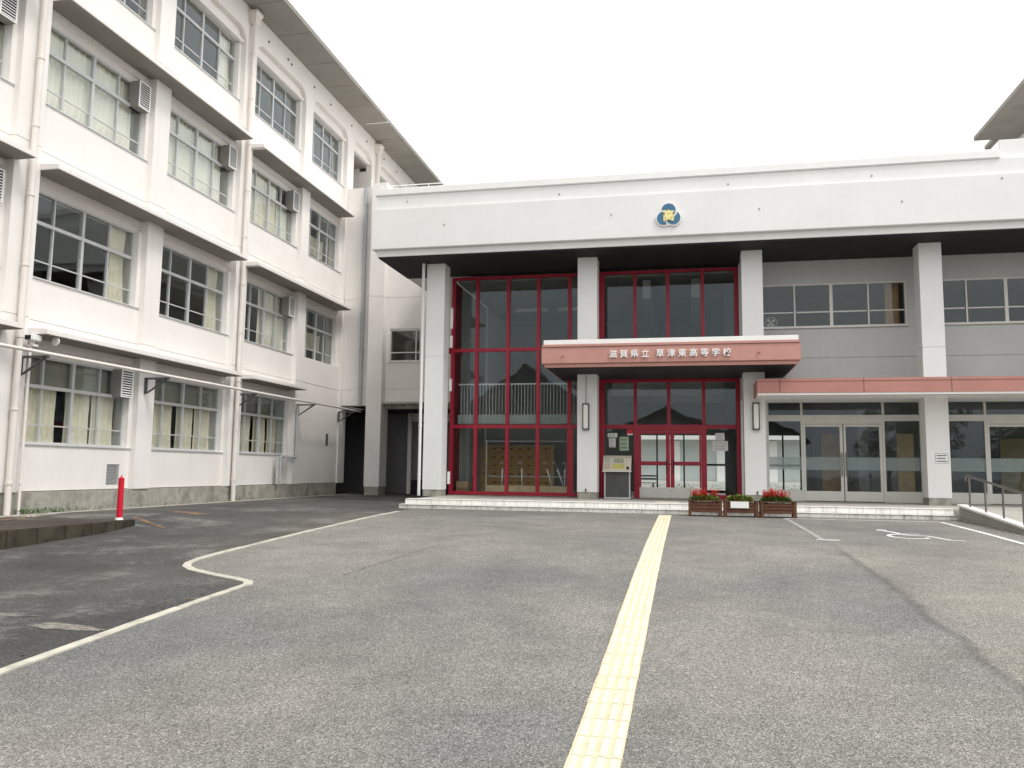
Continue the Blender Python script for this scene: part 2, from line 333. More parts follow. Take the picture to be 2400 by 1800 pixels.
def ribbon_mb(pts, wd, dz, step=0.25, th=0.0, hf=H, wf=None):
    P = []
    for (x0, y0), (x1, y1) in zip(pts, pts[1:]):
        n = max(1, int(math.hypot(x1-x0, y1-y0)/step))
        for i in range(n): P.append(Vector((lerp(x0, x1, i/n), lerp(y0, y1, i/n))))
    P.append(Vector(pts[-1])); mb = MB(); vs = []; m_ = len(P)
    for i, p in enumerate(P):
        t = (P[min(i+1, m_-1)]-P[max(i-1, 0)]).normalized(); n = Vector((-t.y, t.x))
        w_ = wd*(wf(i) if wf else 1)
        for s_ in (-0.5, 0.5):
            q = p+n*w_*s_; vs.append((q.x, q.y, hf(q.x, q.y)+dz))
    fs = [(2*i, 2*i+1, 2*i+3, 2*i+2) for i in range(m_-1)]
    mb.add(vs, fs)
    if th:
        vb = [(x, y, z-th) for x, y, z in vs]; k = len(mb.v); mb.v += vb
        for i in range(m_-1):
            mb.f += [(2*i, 2*i+2, k+2*i+2, k+2*i), (2*i+1, k+2*i+1, k+2*i+3, 2*i+3)]; mb.sm += [False, False]
        mb.f += [(0, k, k+1, 1), (2*m_-2, 2*m_-1, k+2*m_-1, k+2*m_-2)]; mb.sm += [False, False]
    return mb
# gutter: separate concrete lengths with open joints
gut = thing('gutter', (-5.0, 8.0, H(-5, 8)), None, None); gut['kind'] = 'structure'
def walk(pts, s0, s1):
    out = []; acc = 0
    for (x0, y0), (x1, y1) in zip(pts, pts[1:]):
        l = math.hypot(x1-x0, y1-y0)
        a = max(s0, acc); b = min(s1, acc+l)
        if a < b:
            if not out: out.append((lerp(x0, x1, (a-acc)/l), lerp(y0, y1, (a-acc)/l)))
            out.append((lerp(x0, x1, (b-acc)/l), lerp(y0, y1, (b-acc)/l)))
        acc += l
    return out
tot = sum(math.hypot(b[0]-a[0], b[1]-a[1]) for a, b in zip(GL, GL[1:]))
s = 0
while s < tot-0.1:
    e = min(tot, s+random.uniform(0.95, 1.5)); pts = walk(GL, s, e-0.008)
    off = random.uniform(-0.006, 0.006); pts = [(x+off, y) for x, y in pts]
    ribbon_mb(pts, random.uniform(0.088, 0.115), 0.012+random.uniform(-0.003, 0.003), 0.2, 0.03).build('kerb_length', GUT, gut); s = e
# narrow white edging beside the gravel strip of the wing
edg = thing('edging', (-12.7, 15, 0.6), None, None); edg['kind'] = 'structure'
yv = 2.0
while yv < 29.3:
    piece('edging_stone', GUT, edg, -12.76, -12.66, yv, yv+1.19, 0.50, 0.612+random.choice([0, 0.003]), bevel=0.008); yv += 1.2

# raised pavement with mossy kerb stones
pv = part('pavement', BASPH, None, -12.70, -10.14, -8, 13.55, -0.3, 0.598); pv['kind'] = 'structure'
kb = thing('kerb', (-10.08, 8, 0.2), None, None); kb['kind'] = 'structure'
yv = -2.0; i = 0
while yv < 13.5:
    ln = 0.597; z = 0.602+random.uniform(-0.004, 0.004)
    piece('kerb_stone', KERBC, kb, -10.14, -9.99+random.uniform(-.006, .006), yv, min(yv+ln, 13.55), -0.3, z, bevel=0.015); yv += 0.6

# paint on the ground
def paint(name, pts, wd, m, dz=0.006, **k):
    o = ribbon_mb(pts, wd, dz, 0.25, **k).build(name, m); o['kind'] = 'structure'; return o
paint('parking_line', [(2.15, 19.82), (5.42, 19.82)], 0.07, PAINTW)
paint('parking_line', [(5.45, 19.78), (5.42, 14.1)], 0.10, PAINTW)
paint('parking_line', [(2.20, 19.75), (2.25, 15.0)], 0.10, PAINTF)
paint('parking_line', [(2.15, 14.92), (2.52, 14.92)], 0.10, PAINTW)
paint('parking_line', [(5.25, 14.15), (5.9, 14.15)], 0.08, PAINTW)
paint('orange_line', [(-10.7, 14.4), (-9.35, 13.5)], 0.10, PAINTO, 0.010)
paint('orange_line', [(-11.0, 16.15), (-9.9, 15.65)], 0.35, PAINTO, 0.010)
flat = lambda x, y: 0.598
paint('orange_line', [(-11.9, 12.0), (-12.1, 13.3)], 0.16, PAINTO, 0.004, hf=flat)
paint('orange_line', [(-10.9, 10.0), (-10.7, 11.4)], 0.12, PAINTO, 0.004, hf=flat)
# pale worn patches in the dark road
pp = MB()
def blob(cx, cy, rx, ry, rot, seed, n=46, jag=.16):
    rnd = random.Random(seed); pts = []
    for q in range(n):
        a = 2*PI*q/n; k = 1+rnd.uniform(-jag, jag)+.12*math.sin(3*a+seed)
        x, y = rx*k*math.cos(a), ry*k*math.sin(a); pts.append((cx+x*math.cos(rot)-y*math.sin(rot), cy+x*math.sin(rot)+y*math.cos(rot)))
    c = (cx, cy); vs = [(p[0], p[1], H(*p)+0.009) for p in [c]+pts]; pp.add(vs, [(0, 1+q, 1+(q+1) % n) for q in range(n)])
blob(-7.0, 6.90, .70, .10, .05, 1, jag=.35); blob(-5.60, 6.66, .38, .10, -.06, 2, jag=.15)
patch = pp.build('road_patch', mat('patch_concrete', (0.27, 0.25, 0.215), 0.9, 0.15, 6.0, dirt=((0.10, 0.098, 0.09), 5.0, 0.42, 0.9), speck=((.10, .10, .095), 45, .48, .8))); patch['kind'] = 'structure'

CRK = mat('crack_dark', (0.11, 0.105, 0.095), 0.95, 0.2, 9.0)
rnd = random.Random(3)
for (x0, y0, x1, y1) in ((-4.15, 9.6, -3.85, 12.6), (-2.2, 15.5, -1.6, 15.9), (-6.4, 4.6, -5.1, 5.0), (-9.6, 6.1, -6.2, 6.45), (-8.8, 9.4, -7.9, 12.2), (3.4, 8.2, 4.9, 8.9)):
    n_ = 14; pts_ = [(lerp(x0, x1, q/n_)+rnd.uniform(-.03, .03), lerp(y0, y1, q/n_)+rnd.uniform(-.03, .03)) for q in range(n_+1)]
    o = ribbon_mb(pts_, .010, .0085, .2).build('crack', CRK); o['kind'] = 'structure'
# wheelchair symbol painted in the bay
sym = MB()
def symr(pts, wd):
    o = ribbon_mb(pts, wd, 0.006, 0.08); sym.add(o.v, o.f)
cx_, cy0 = 3.86, 15.95
arc = [(cx_+0.32*math.cos(a), cy0+0.40*math.sin(a)) for a in [R(t) for t in range(95, 346, 15)]]
symr(arc, 0.075)
symr([(3.68, 16.95), (3.78, 16.70), (3.84, 16.35), (3.95, 16.15)], 0.09)
symr([(3.84, 16.42), (4.16, 16.42)], 0.07)
symr([(3.93, 16.16), (4.22, 16.12), (4.40, 15.45), (4.62, 15.38)], 0.075)
hd = [(3.66+0.10*math.cos(2*PI*i/16), 17.12+0.12*math.sin(2*PI*i/16)) for i in range(16)]
sym.add([(x, y, H(x, y)+0.006) for x, y in hd], [tuple(range(16))])
so = sym.build('wheelchair_symbol', PAINTW); so['kind'] = 'structure'

# tactile paving: individual ribbed blocks
tac = thing('tactile_paving', (-0.51, 12, H(-.5, 12)), 'pale yellow ribbed tactile guide strip running straight across the asphalt to the entrance steps', 'tactile paving')
def tile_mesh(kind):
    mb = MB(); a = 0.148
    mb.box(-a, a, -a, a, -0.02, 0.006)
    bars = MB()
    if kind == 'bar':
        for k in range(4):
            x = -0.1125+0.075*k
            bars.prism([(x-0.024, 0.006), (x+0.024, 0.006), (x+0.018, 0.0125), (x-0.018, 0.0125)], 'y', -0.142, 0.142)
    else:
        for i in range(5):
            for j in range(5):
                bars.tube((-0.12+0.06*i, -0.12+0.06*j, 0.006), (-0.12+0.06*i, -0.12+0.06*j, 0.0125), 0.018, 8, 0.012)
    nb = len(mb.f); n0 = len(mb.v); mb.v += bars.v; mb.f += [tuple(i+n0 for i in f_) for f_ in bars.f]; mb.sm += bars.sm
    o = mb.build('tactile_tile', YELB, tac, origin=(0, 0, 0)); me = o.data; me.materials.append(YEL)
    for p_ in me.polygons:
        if p_.index >= nb: p_.material_index = 1
    bpy.data.objects.remove(o); return me
tb, td = tile_mesh('bar'), tile_mesh('dot')
y = 0.15+0.02
for k in range(66):
    y = 0.35+0.3*k
    if y > 19.95: break
    me = td if y > 19.6 else tb
    slope = math.atan((H(-.5, y+.15)-H(-.5, y-.15))/0.3)
    o = link('tactile_tile', me, Vector((-0.512+random.uniform(-.002, .002), y, H(-.5, y)+0.001)), tac)
    o.rotation_euler = (slope, random.uniform(-.003, .003), random.uniform(-.004, .004))

# ------------------------------------------------------------ entrance platform and steps
steps = thing('entrance_steps', (-0.6, 21, 0.57), 'low two step white tiled platform with stained risers along the front of the entrance', 'steps')
part('lower_base', GROUT, steps, -7.38, 6.06, 20.62, 20.98, 0.42, 0.657)
part('upper_base', GROUT, steps, -7.30, 6.06, 20.927, 21.0, 0.658, 0.793)
part('platform', PAVE, steps, -7.30, 13.5, 21.003, 25.05, 0.42, 0.797)
for lo, x0, yf, z0, z1, m in ((0, -7.40, 20.60, 0.555, 0.650, TILED), (1, -7.32, 20.91, 0.676, 0.786, TILEW)):
    x = x0
    while x < 5.95:
        e = min(x+0.296, 6.05)
        o = piece('riser_tile', m, steps, x+.004, e, yf, yf+0.018, z0, z1); o.location.y += random.uniform(-.002, .002); x += 0.30
    x = x0
    while x < 5.95:
        piece('nosing_tile', TILEW if lo else TILED, steps, x, min(x+0.295, 6.05), yf-0.016, yf+0.29, z1+0.009, z1+0.026, bevel=0.004); x += 0.30
piece('side_riser', TILEW, steps, -7.335, -7.305, 20.91, 25.0, 0.56, 0.788)
piece('tactile_pad', YEL, steps, -0.82, -0.22, 21.9, 22.5, 0.795, 0.802)

# ------------------------------------------------------------ main entrance building
MB_ = thing('entrance_building', (0, 26, 0.8), 'wide two storey entrance block with pale roof band, square columns and red framed lobby', 'building')
COLX = [-7.45, -2.80, 1.86, 6.51, 11.16]
YC = 23.55
def column(x):
    c = MB().box(x-0.285, x+0.285, YC, YC+0.56, 0.99, 4.99).box(x-0.285, x+0.285, YC, YC+0.56, 5.01, 7.92).box(x-0.27, x+0.27, YC+.015, YC+.545, 4.9, 5.1)
    o = c.build('column', MWALL, MB_, origin=(x, YC+0.28, 0.8))
    piece('plinth', CONC, o, x-0.275, x+0.275, YC+0.01, YC+0.55, 0.79, 0.985, bevel=0.006)
    return o
cols_ = [column(x) for x in COLX]
# roof band in three tiers
rx1 = 14.5
part('roof_band', MWALL, MB_, -9.15, rx1, 22.50, 34.0, 8.10, 9.32, bevel=0.012)
part('roof_lip', MWALL, MB_, -9.02, rx1, 22.64, 33.9, 7.905, 8.095)
part('parapet', MWALL, MB_, -9.05, rx1, 22.60, 33.8, 9.325, 9.76)
part('coping', WHITE, MB_, -9.12, 8.02, 22.55, 22.95, 9.765, 9.98, bevel=0.02)
part('raised_parapet', MWALL, MB_, 8.06, rx1, 22.75, 24.5, 9.765, 10.32, bevel=0.02)
part('coping', WHITE, MB_, -9.12, -8.7, 22.96, 33.8, 9.765, 9.98, bevel=0.02)
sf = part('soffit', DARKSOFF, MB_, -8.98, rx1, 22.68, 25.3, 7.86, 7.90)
rr = MB()
for k in range(12):
    x = -8.95+k*1.48; rr.tube((x, 22.7, 9.97), (x, 22.7, 10.10), 0.012, 6)
rr.tube((-9.0, 22.7, 10.10), (7.4, 22.7, 10.10), 0.014, 6)
rr.build('roof_conductor', WHITE, MB_)
# small bolts on fascia
for x, z in [(-6.9, 8.75), (-2.0, 8.78), (2.0, 8.72), (5.6, 8.72), (8.0, 9.2), (-8.1, 9.55), (-3.5, 9.5), (1.2, 9.5), (4.9, 9.5)]:
    piece('anchor_cap', CONC, MB_, x-.02, x+.02, 22.485 if z < 9.3 else 22.585, 22.505 if z < 9.3 else 22.605, z-.02, z+.02)
YG = 25.10     # face of the glazing

def hbar(name, m, par, x0, x1, z0, z1, d=0.10, yf=YG): return part(name, m, par, x0, x1, yf, yf+d, z0, z1, bevel=0.004)
def lobby_bay(x0, x1, mull, ztop, floorz, door=None):
    fr = MB().box(x0, x0+0.10, YG, YG+0.12, floorz, ztop).box(x1-0.10, x1, YG, YG+0.12, floorz, ztop).box(x0+.1, x1-.1, YG, YG+0.12, ztop-0.08, ztop).build('window_frame', RED, MB_)
    return fr
def panes(fr, xs_, zs_, y=YG+0.06, m=GLASSD, name='pane'):
    for a, b in zip(xs_, xs_[1:]):
        for c, d in zip(zs_, zs_[1:]):
            p = piece(name, m, fr, a, b, y, y+0.008, c, d)
            p.rotation_euler = (random.uniform(-.0016, .0016), 0, random.uniform(-.002, .002))
# bay 1 : red lobby window between first and second column
X = [-7.38, -6.53, -5.51, -4.53, -3.54, -3.12]
fr = MB().box(-7.38, -7.27, YG, YG+.12, .92, 7.78).box(-3.20, -3.09, YG, YG+.12, .92, 7.78).box(-7.27, -3.20, YG, YG+.12, 7.70, 7.78)
fr.box(-7.38, -3.09, YG-.01, YG+.13, .815, .92)
frame1 = fr.build('window_frame', RED, MB_)
for x in X[1:5]: part('mullion', RED, frame1, x-.055, x+.055, YG-.005, YG+.115, .92, 7.70, bevel=.004)
for a, b in zip(X, X[1:]):
    xa = a+(.11 if a == X[0] else .055); xb = b-(.055 if b != X[5] else .08)
    for z in (2.955, 5.395): piece('transom', RED, frame1, xa, xb, YG+.002, YG+.108, z-.055, z+.055)
zz = [.92, 2.90, 5.34, 7.70]; zb = [.92, 3.01, 5.45]
for a, b in zip(X, X[1:]):
    for c, d in ((.92, 2.90), (3.01, 5.34), (5.45, 7.70)):
        p = piece('pane', GLASSD, frame1, a+.05, b-.05, YG+.05, YG+.058, c, d); p.rotation_euler = (random.uniform(-.0012, .0012), 0, random.uniform(-.0015, .0015))
part('jamb_panel', RED, frame1, -3.60, -3.42, YG-.008, YG+.10, .92, 2.90)
# bay 2 : red entrance bay with the double door
X2 = [-2.50, -1.51, -0.51, 0.52, 1.50]
f2 = MB().box(-2.62, -2.45, YG, YG+.12, .80, 7.78).box(1.46, 1.57, YG, YG+.12, .80, 7.78).box(-2.45, 1.46, YG, YG+.12, 7.70, 7.78)
f2.box(-2.45, 1.46, YG-.004, YG+.12, 2.885, 3.01).box(-2.45, 1.46, YG, YG+.12, 4.30, 4.42)
frame2 = f2.build('window_frame', RED, MB_)
for x in X2[1:4]:
    part('mullion', RED, frame2, x-.05, x+.05, YG-.006, YG+.114, 3.01, 4.30); part('mullion', RED, frame2, x-.05, x+.05, YG-.006, YG+.114, 4.42, 7.70)
for x in (-1.48, 0.51): part('mullion', RED, frame2, x-.08, x+.08, YG-.006, YG+.114, .80, 2.885, bevel=.004)
part('sill', RED, frame2, .59, 1.46, YG, YG+.1, .80, .93)
part('threshold', ALU, frame2, -2.45, -1.56, YG, YG+.1, .80, .84)
for a, b in zip(X2, X2[1:]):
    for c, d in ((3.01, 4.30), (4.42, 7.70)):
        p = piece('pane', GLASSD, frame2, a+.05, b-.05, YG+.05, YG+.058, c, d); p.rotation_euler = (random.uniform(-.0012, .0012), 0, random.uniform(-.0015, .0015))
piece('pane', GLASSD, frame2, -2.45, -1.56, YG+.05, YG+.058, .84, 2.88)
piece('pane', GLASSD, frame2, .59, 1.46, YG+.05, YG+.058, .93, 2.88)
def red_door(x0, x1, hside):
    mb = MB(); y0, y1 = YG+.01, YG+.06
    sw0 = .05 if hside > 0 else .12; sw1 = .12 if hside > 0 else .05
    mb.box(x0, x0+sw0, y0, y1, 1.13, 2.81).box(x1-sw1, x1, y0, y1, 1.13, 2.81).box(x0+sw0, x1-sw1, y0, y1, 2.74, 2.81).box(x0+sw0, x1-sw1, y0, y1, 1.80, 1.905)
    d = mb.build('door', RED, MB_)
    piece('kick_plate', ALUL, d, x0, x1, y0, y1, .815, 1.125)
    piece('door_pane', GLASSD, d, x0+sw0, x1-sw1, y0+.02, y0+.028, 1.13, 1.80); piece('door_pane', GLASSD, d, x0+sw0, x1-sw1, y0+.02, y0+.028, 1.905, 2.74)
    hx = x1-.10 if hside > 0 else x0+.10
    h = MB().tube((hx, y0-.05, 1.55), (hx, y0-.05, 1.96), .014, 8).tube((hx, y0-.05, 1.56), (hx, y0, 1.56), .012, 6).tube((hx, y0-.05, 1.95), (hx, y0, 1.95), .012, 6)
    h.build('handle', BLACK, d)
red_door(-1.395, -.488, 1); red_door(-.478, .425, -1)
part('door_head', RED, frame2, -1.40, .43, YG+.004, YG+.1, 2.815, 2.883)
# walls of the right half
WY0, WY1 = 25.02, 25.30
def wall_seg(x0, x1):
    # lower part below the joint, and upper part with the ribbon window opening
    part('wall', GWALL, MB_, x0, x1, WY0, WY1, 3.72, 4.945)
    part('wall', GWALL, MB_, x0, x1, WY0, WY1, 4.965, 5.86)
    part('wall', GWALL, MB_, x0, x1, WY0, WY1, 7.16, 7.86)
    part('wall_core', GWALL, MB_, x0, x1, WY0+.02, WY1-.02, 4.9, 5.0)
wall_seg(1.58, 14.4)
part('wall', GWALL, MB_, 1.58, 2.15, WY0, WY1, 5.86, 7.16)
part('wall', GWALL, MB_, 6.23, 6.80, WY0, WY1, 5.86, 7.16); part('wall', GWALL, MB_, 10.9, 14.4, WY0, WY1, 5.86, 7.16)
part('wall', MWALL, MB_, 1.58, 2.32, WY0, WY1, .80, 3.72)
part('wall', MWALL, MB_, -3.085, -2.625, WY0, WY1, .80, 7.86)
part('wall', MWALL, MB_, 6.53, 6.62, WY0, WY1, .80, 3.72)
part('wall_return', MWALL, MB_, 1.58, 1.75, WY1+.003, 33, .80, 7.8)
def ribbon_window(x0, x1, n):
    y0, y1 = WY0-.015, WY0+.07
    f = MB().box(x0, x1, y0, y1, 5.86, 5.905).box(x0, x1, y0, y1, 7.115, 7.16).box(x0, x0+.04, y0, y1, 5.905, 7.115).box(x1-.04, x1, y0, y1, 5.905, 7.115)
    wdt = (x1-x0)/n
    for i in range(1, n):
        t = .045 if i == n//2 else .02; f.box(x0+wdt*i-t, x0+wdt*i+t, y0+.004, y1, 5.905, 7.115)
    for i in range(n): f.box(x0+wdt*i+.045, x0+wdt*(i+1)-.045, y0+.02, y1-.01, 6.30, 6.335)
    f.box(x0-.05, x1+.05, y0-.05, y0-.002, 5.835, 5.86)
    o = f.build('window', ALUL, MB_)
    for i in range(n):
        for c, d in ((5.905, 6.30), (6.335, 7.115)):
            p = piece('pane', GLASS, o, x0+wdt*i+.02, x0+wdt*(i+1)-.02, y0+.04, y0+.048, c, d); p.rotation_euler = (random.uniform(-.003, .003), 0, random.uniform(-.003, .003))
ribbon_window(2.15, 6.23, 4); ribbon_window(6.80, 10.88, 4)
part('curtain_panel', mat('tan_curtain', (0.42, 0.25, 0.12), 0.9, 0.15, 4), MB_, 5.75, 6.12, 25.4, 25.45, 5.8, 7.2)
# storefront bays with aluminium doors
def store_bay(x0, dd):
    xa, xv1, xv2, xb = x0, x0+dd[0], x0+dd[1], x0+dd[2]
    f = MB(); y0, y1 = YG, YG+.09
    f.box(xa, xb, y0-.006, y1, 3.11, 3.29).box(xa, xb, y0, y1, 3.66, 3.72).box(xa, xa+.05, y0, y1, .80, 3.11).box(xa, xa+.05, y0, y1, 3.29, 3.66).box(xb-.05, xb, y0, y1, .80, 3.11).box(xb-.05, xb, y0, y1, 3.29, 3.66)
    for v in (xv1, xv2): f.box(v-.03, v+.03, y0, y1, .80, 3.11).box(v-.03, v+.03, y0, y1, 3.29, 3.66)
    f.box(xv1+.03, xv2-.03, y0+.002, y1, 3.03, 3.11)
    o = f.build('storefront_frame', ALUL, MB_)
    for a, b in ((xa+.05, xv1-.03), (xv2+.03, xb-.05)):
        piece('kick_panel', ALUL, o, a, b, y0+.01, y1, .80, 1.11)
        piece('pane', GLASSD, o, a, b, y0+.05, y0+.058, 1.11, 3.11)
        piece('film_band', FILM, o, a, b, y0+.045, y0+.048, 1.70, 2.07)
    for a, b in ((xa+.05, xv1-.03), (xv1+.03, xv2-.03), (xv2+.03, xb-.05)): piece('pane', GLASSD, o, a, b, y0+.05, y0+.058, 3.29, 3.66)
    mid = (xv1+xv2)/2+.02
    part('meeting_gap', BLACK, o, mid-.011, mid+.011, y0+.02, y0+.05, .82, 3.02)
    for a, b, hx in ((xv1+.035, mid-.012, mid-.06), (mid+.012, xv2-.035, mid+.06)):
        d = MB().box(a, a+.06, y0+.01, y0+.055, 1.10, 3.02).box(b-.08, b, y0+.01, y0+.055, 1.10, 3.02).box(a+.06, b-.08, y0+.01, y0+.055, 2.95, 3.02).build('door', ALUL, MB_)
        piece('kick_plate', ALUL, d, a, b, y0+.01, y0+.055, .815, 1.095)
        piece('door_pane', GLASSD, d, a+.06, b-.08, y0+.03, y0+.038, 1.10, 2.95)
        piece('film_band', FILM, d, a+.06, b-.08, y0+.025, y0+.028, 1.70, 2.07)
        MB().tube((hx, y0-.05, 1.52), (hx, y0-.05, 2.2), .016, 8).tube((hx, y0-.05, 1.6), (hx, y0+.01, 1.6), .012, 6).tube((hx, y0-.05, 2.1), (hx, y0+.01, 2.1), .012, 6).build('handle', STEEL, d)
def film():
    m = bpy.data.materials.new('dotted_film'); m.use_nodes = True; t = m.node_tree; N = t.nodes; K = t.links.new; N.clear()
    o = N.new('ShaderNodeOutputMaterial'); tr = N.new('ShaderNodeBsdfTransparent'); df = N.new('ShaderNodeBsdfDiffuse'); df.inputs[0].default_value = (.42, .50, .50, 1)
    geo = N.new('ShaderNodeNewGeometry'); mp = N.new('ShaderNodeMapping'); mp.inputs['Rotation'].default_value = (0, R(45), 0); K(geo.outputs['Position'], mp.inputs[0])
    sep = N.new('ShaderNodeSeparateXYZ'); K(mp.outputs[0], sep.inputs[0])
    def sn(s_):
        a = N.new('ShaderNodeMath'); a.operation = 'MULTIPLY'; K(s_, a.inputs[0]); a.inputs[1].default_value = 2*PI/0.035
        b = N.new('ShaderNodeMath'); b.operation = 'SINE'; K(a.outputs[0], b.inputs[0]); return b.outputs[0]
    mu = N.new('ShaderNodeMath'); mu.operation = 'MULTIPLY'; K(sn(sep.outputs[0]), mu.inputs[0]); K(sn(sep.outputs[2]), mu.inputs[1])
    gt = N.new('ShaderNodeMapRange'); K(mu.outputs[0], gt.inputs[0]); gt.inputs[1].default_value = -.3; gt.inputs[2].default_value = .5; gt.inputs[3].default_value = .62; gt.inputs[4].default_value = .30
    x = N.new('ShaderNodeMixShader'); K(gt.outputs[0], x.inputs[0]); K(tr.outputs[0], x.inputs[1]); K(df.outputs[0], x.inputs[2]); K(x.outputs[0], o.inputs[0]); return m
FILM = film()
store_bay(2.32, (.975, 3.195, 4.21)); store_bay(6.98+.0, (1.20, 3.40, 4.3))
# awning over the right hand bays
aw = MB().box(1.86, 14.4, 22.52, 25.0, 3.64, 3.70).build('awning_soffit', MWALL, MB_)
xj = [1.85, 2.43, 4.51, 6.60, 8.69, 10.78, 12.87, 14.4]
for a, b in zip(xj, xj[1:]):
    o = MB().box(a+.006, b-.006, 22.50, 22.55, 3.70, 4.00).box(a+.006, b-.006, 22.49, 22.56, 4.005, 4.08).box(a+.006, b-.006, 22.53, 22.58, 3.63, 3.695).build('awning_panel', ROSE, MB_, bevel=.004)
part('awning_top', SOFF, MB_, 1.88, 14.4, 22.562, 25.0, 3.72, 4.06)
part('awning_end', ROSE, MB_, 1.84, 1.875, 22.56, 25.0, 3.64, 4.04)
# entrance canopy with school name
cn = part('canopy', PINK, MB_, -3.88, 2.92, 22.00, 24.99, 4.51, 4.96, bevel=.012)
part('canopy_trim', PINK, cn, -3.86, 2.90, 21.975, 22.3, 4.965, 5.03, bevel=.008)
part('canopy_flashing', WHITE, cn, -3.83, 2.87, 22.02, 22.14, 5.035, 5.165, bevel=.01)
part('canopy_top', SOFF, cn, -3.82, 2.86, 22.15, 24.99, 5.035, 5.13)
part('canopy_lip', PINK, cn, -3.80, 2.84, 22.06, 24.98, 4.41, 4.505)
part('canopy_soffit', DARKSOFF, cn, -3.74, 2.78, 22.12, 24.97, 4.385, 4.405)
for x in (-3.28, 1.88): MB().tube((x, 21.93, 4.74), (x, 22.0, 4.74), .028, 10).build('bolt_cap', PINK, cn)
# lobby interior
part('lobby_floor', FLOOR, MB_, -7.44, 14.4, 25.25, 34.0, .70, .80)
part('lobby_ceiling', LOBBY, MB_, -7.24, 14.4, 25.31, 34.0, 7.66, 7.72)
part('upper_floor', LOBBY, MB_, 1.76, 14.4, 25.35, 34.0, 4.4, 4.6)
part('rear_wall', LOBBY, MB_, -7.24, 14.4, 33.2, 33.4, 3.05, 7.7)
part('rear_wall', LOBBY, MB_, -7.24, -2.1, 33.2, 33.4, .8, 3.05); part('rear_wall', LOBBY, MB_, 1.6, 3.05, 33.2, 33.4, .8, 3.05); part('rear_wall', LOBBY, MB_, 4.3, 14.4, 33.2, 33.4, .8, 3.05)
part('locker_wall', LOBBY, MB_, -7.24, -4.2, 29.45, 29.55, .8, 3.3)
part('stair_wall', DGREY, MB_, 1.2, 1.55, 26.5, 27.2, .8, 7.6)
rf = MB()
for x in (-2.1, -1.15, -.1, .75, 1.6, 3.05, 3.65, 4.3): rf.box(x-.03, x+.03, 33.22, 33.3, .8, 3.05)
rf.box(-2.1, 1.6, 33.21, 33.31, 1.85, 1.93).box(-2.1, 1.6, 33.21, 33.31, .8, .9).box(3.05, 4.3, 33.21, 33.31, 1.85, 1.93)
rf.build('rear_window_frame', BLACK, MB_)
# side glazing of the lobby on the left
part('side_panel', DRED, MB_, -7.37, -7.30, 25.23, 26.02, .8, 7.65)
part('side_partition', mat('lobby_side_paint', (.46, .50, .47), .8), MB_, -7.40, -7.31, 26.03, 29.45, .8, 7.65)
sg = MB()
for z0, z1 in ((2.90, 3.01), (5.34, 5.45)): sg.box(-7.299, -7.26, 25.23, 26.0, z0, z1)
sg.build('side_rail', RED, MB_)
part('side_wall', MWALL, MB_, -7.45, -7.25, 29.47, 33.9, .8, 7.86)
for z in (1.15, 4.0, 5.35, 5.95): piece('cover_plate', WHITE, MB_, -7.16, -7.08, 24.2, 24.24, z, z+(.65 if z == 5.95 else .38))
part('cover_rail', RED, MB_, -7.45, -7.385, 25.0, 25.2, 5.30, 5.47)
# landing and railing
part('landing', mat('landing_edge', (.40, .45, .42), .8), MB_, -7.24, -3.2, 25.55, 28.2, 3.07, 3.36)
rl = MB()
for k in range(37):
    x = -7.15+.105*k
    if x < -3.3: rl.tube((x, 25.60, 3.36), (x, 25.60, 4.32), .011, 6)
rl.box(-7.24, -3.2, 25.575, 25.625, 4.32, 4.37)
rl.build('landing_railing', mat('rail_grey', (.62, .64, .62), .5), MB_)
for x0 in (-6.2, -4.6): part('ceiling_light', LAMPG, MB_, x0, x0+1.2, 29.5, 29.7, 7.5, 7.6)
for x0 in (-1.3, .2): part('ceiling_beam', LOBBY, MB_, x0, x0+.25, 25.6, 33, 7.0, 7.6)
part('upper_gallery', LOBBY, MB_, -2.6, 1.5, 29.5, 33, 4.3, 5.3)
# room partitions seen through the right hand doors
part('partition_panel', WOODL, MB_, 4.35, 5.0, 28.5, 28.56, .8, 2.9)
part('partition_panel', WOODP, MB_, 6.6, 7.1, 28.3, 28.36, .8, 2.9)
part('partition_panel', mat('dull_beige', (.30, .26, .16), .8), MB_, 9.6, 12.5, 28.3, 28.36, .8, 2.75)
part('partition_panel', LOBBY, MB_, 5.1, 5.4, 26.6, 29.0, .8, 3.6)
part('office_wall', LOBBY, MB_, 4.3, 14.3, 30.0, 30.1, .8, 4.4)
part('upper_room_wall', DGREY, MB_, 1.8, 14.3, 29.0, 29.1, 4.6, 7.6)
# ------------------------------------------------------------ far right upper block
RB = thing('right_classroom_block', (16, 30, .6), 'tall building at the right edge whose deep grey eaves rise above the entrance roof', 'building')
part('wall', WALL, RB, 13.80, 26, 26.5, 37.70, .6, 15.72)
part('eave', SOFF, RB, 12.07, 26, 26.0, 36.80, 15.72, 15.90, bevel=.01)
part('eave_return', SOFF, RB, 12.83, 26, 36.82, 37.85, 15.70, 15.86)
for yv in (30.5, 33, 35.5): piece('wall_anchor', CONC, RB, 13.77, 13.80, yv, yv+.06, 14.9, 14.96)

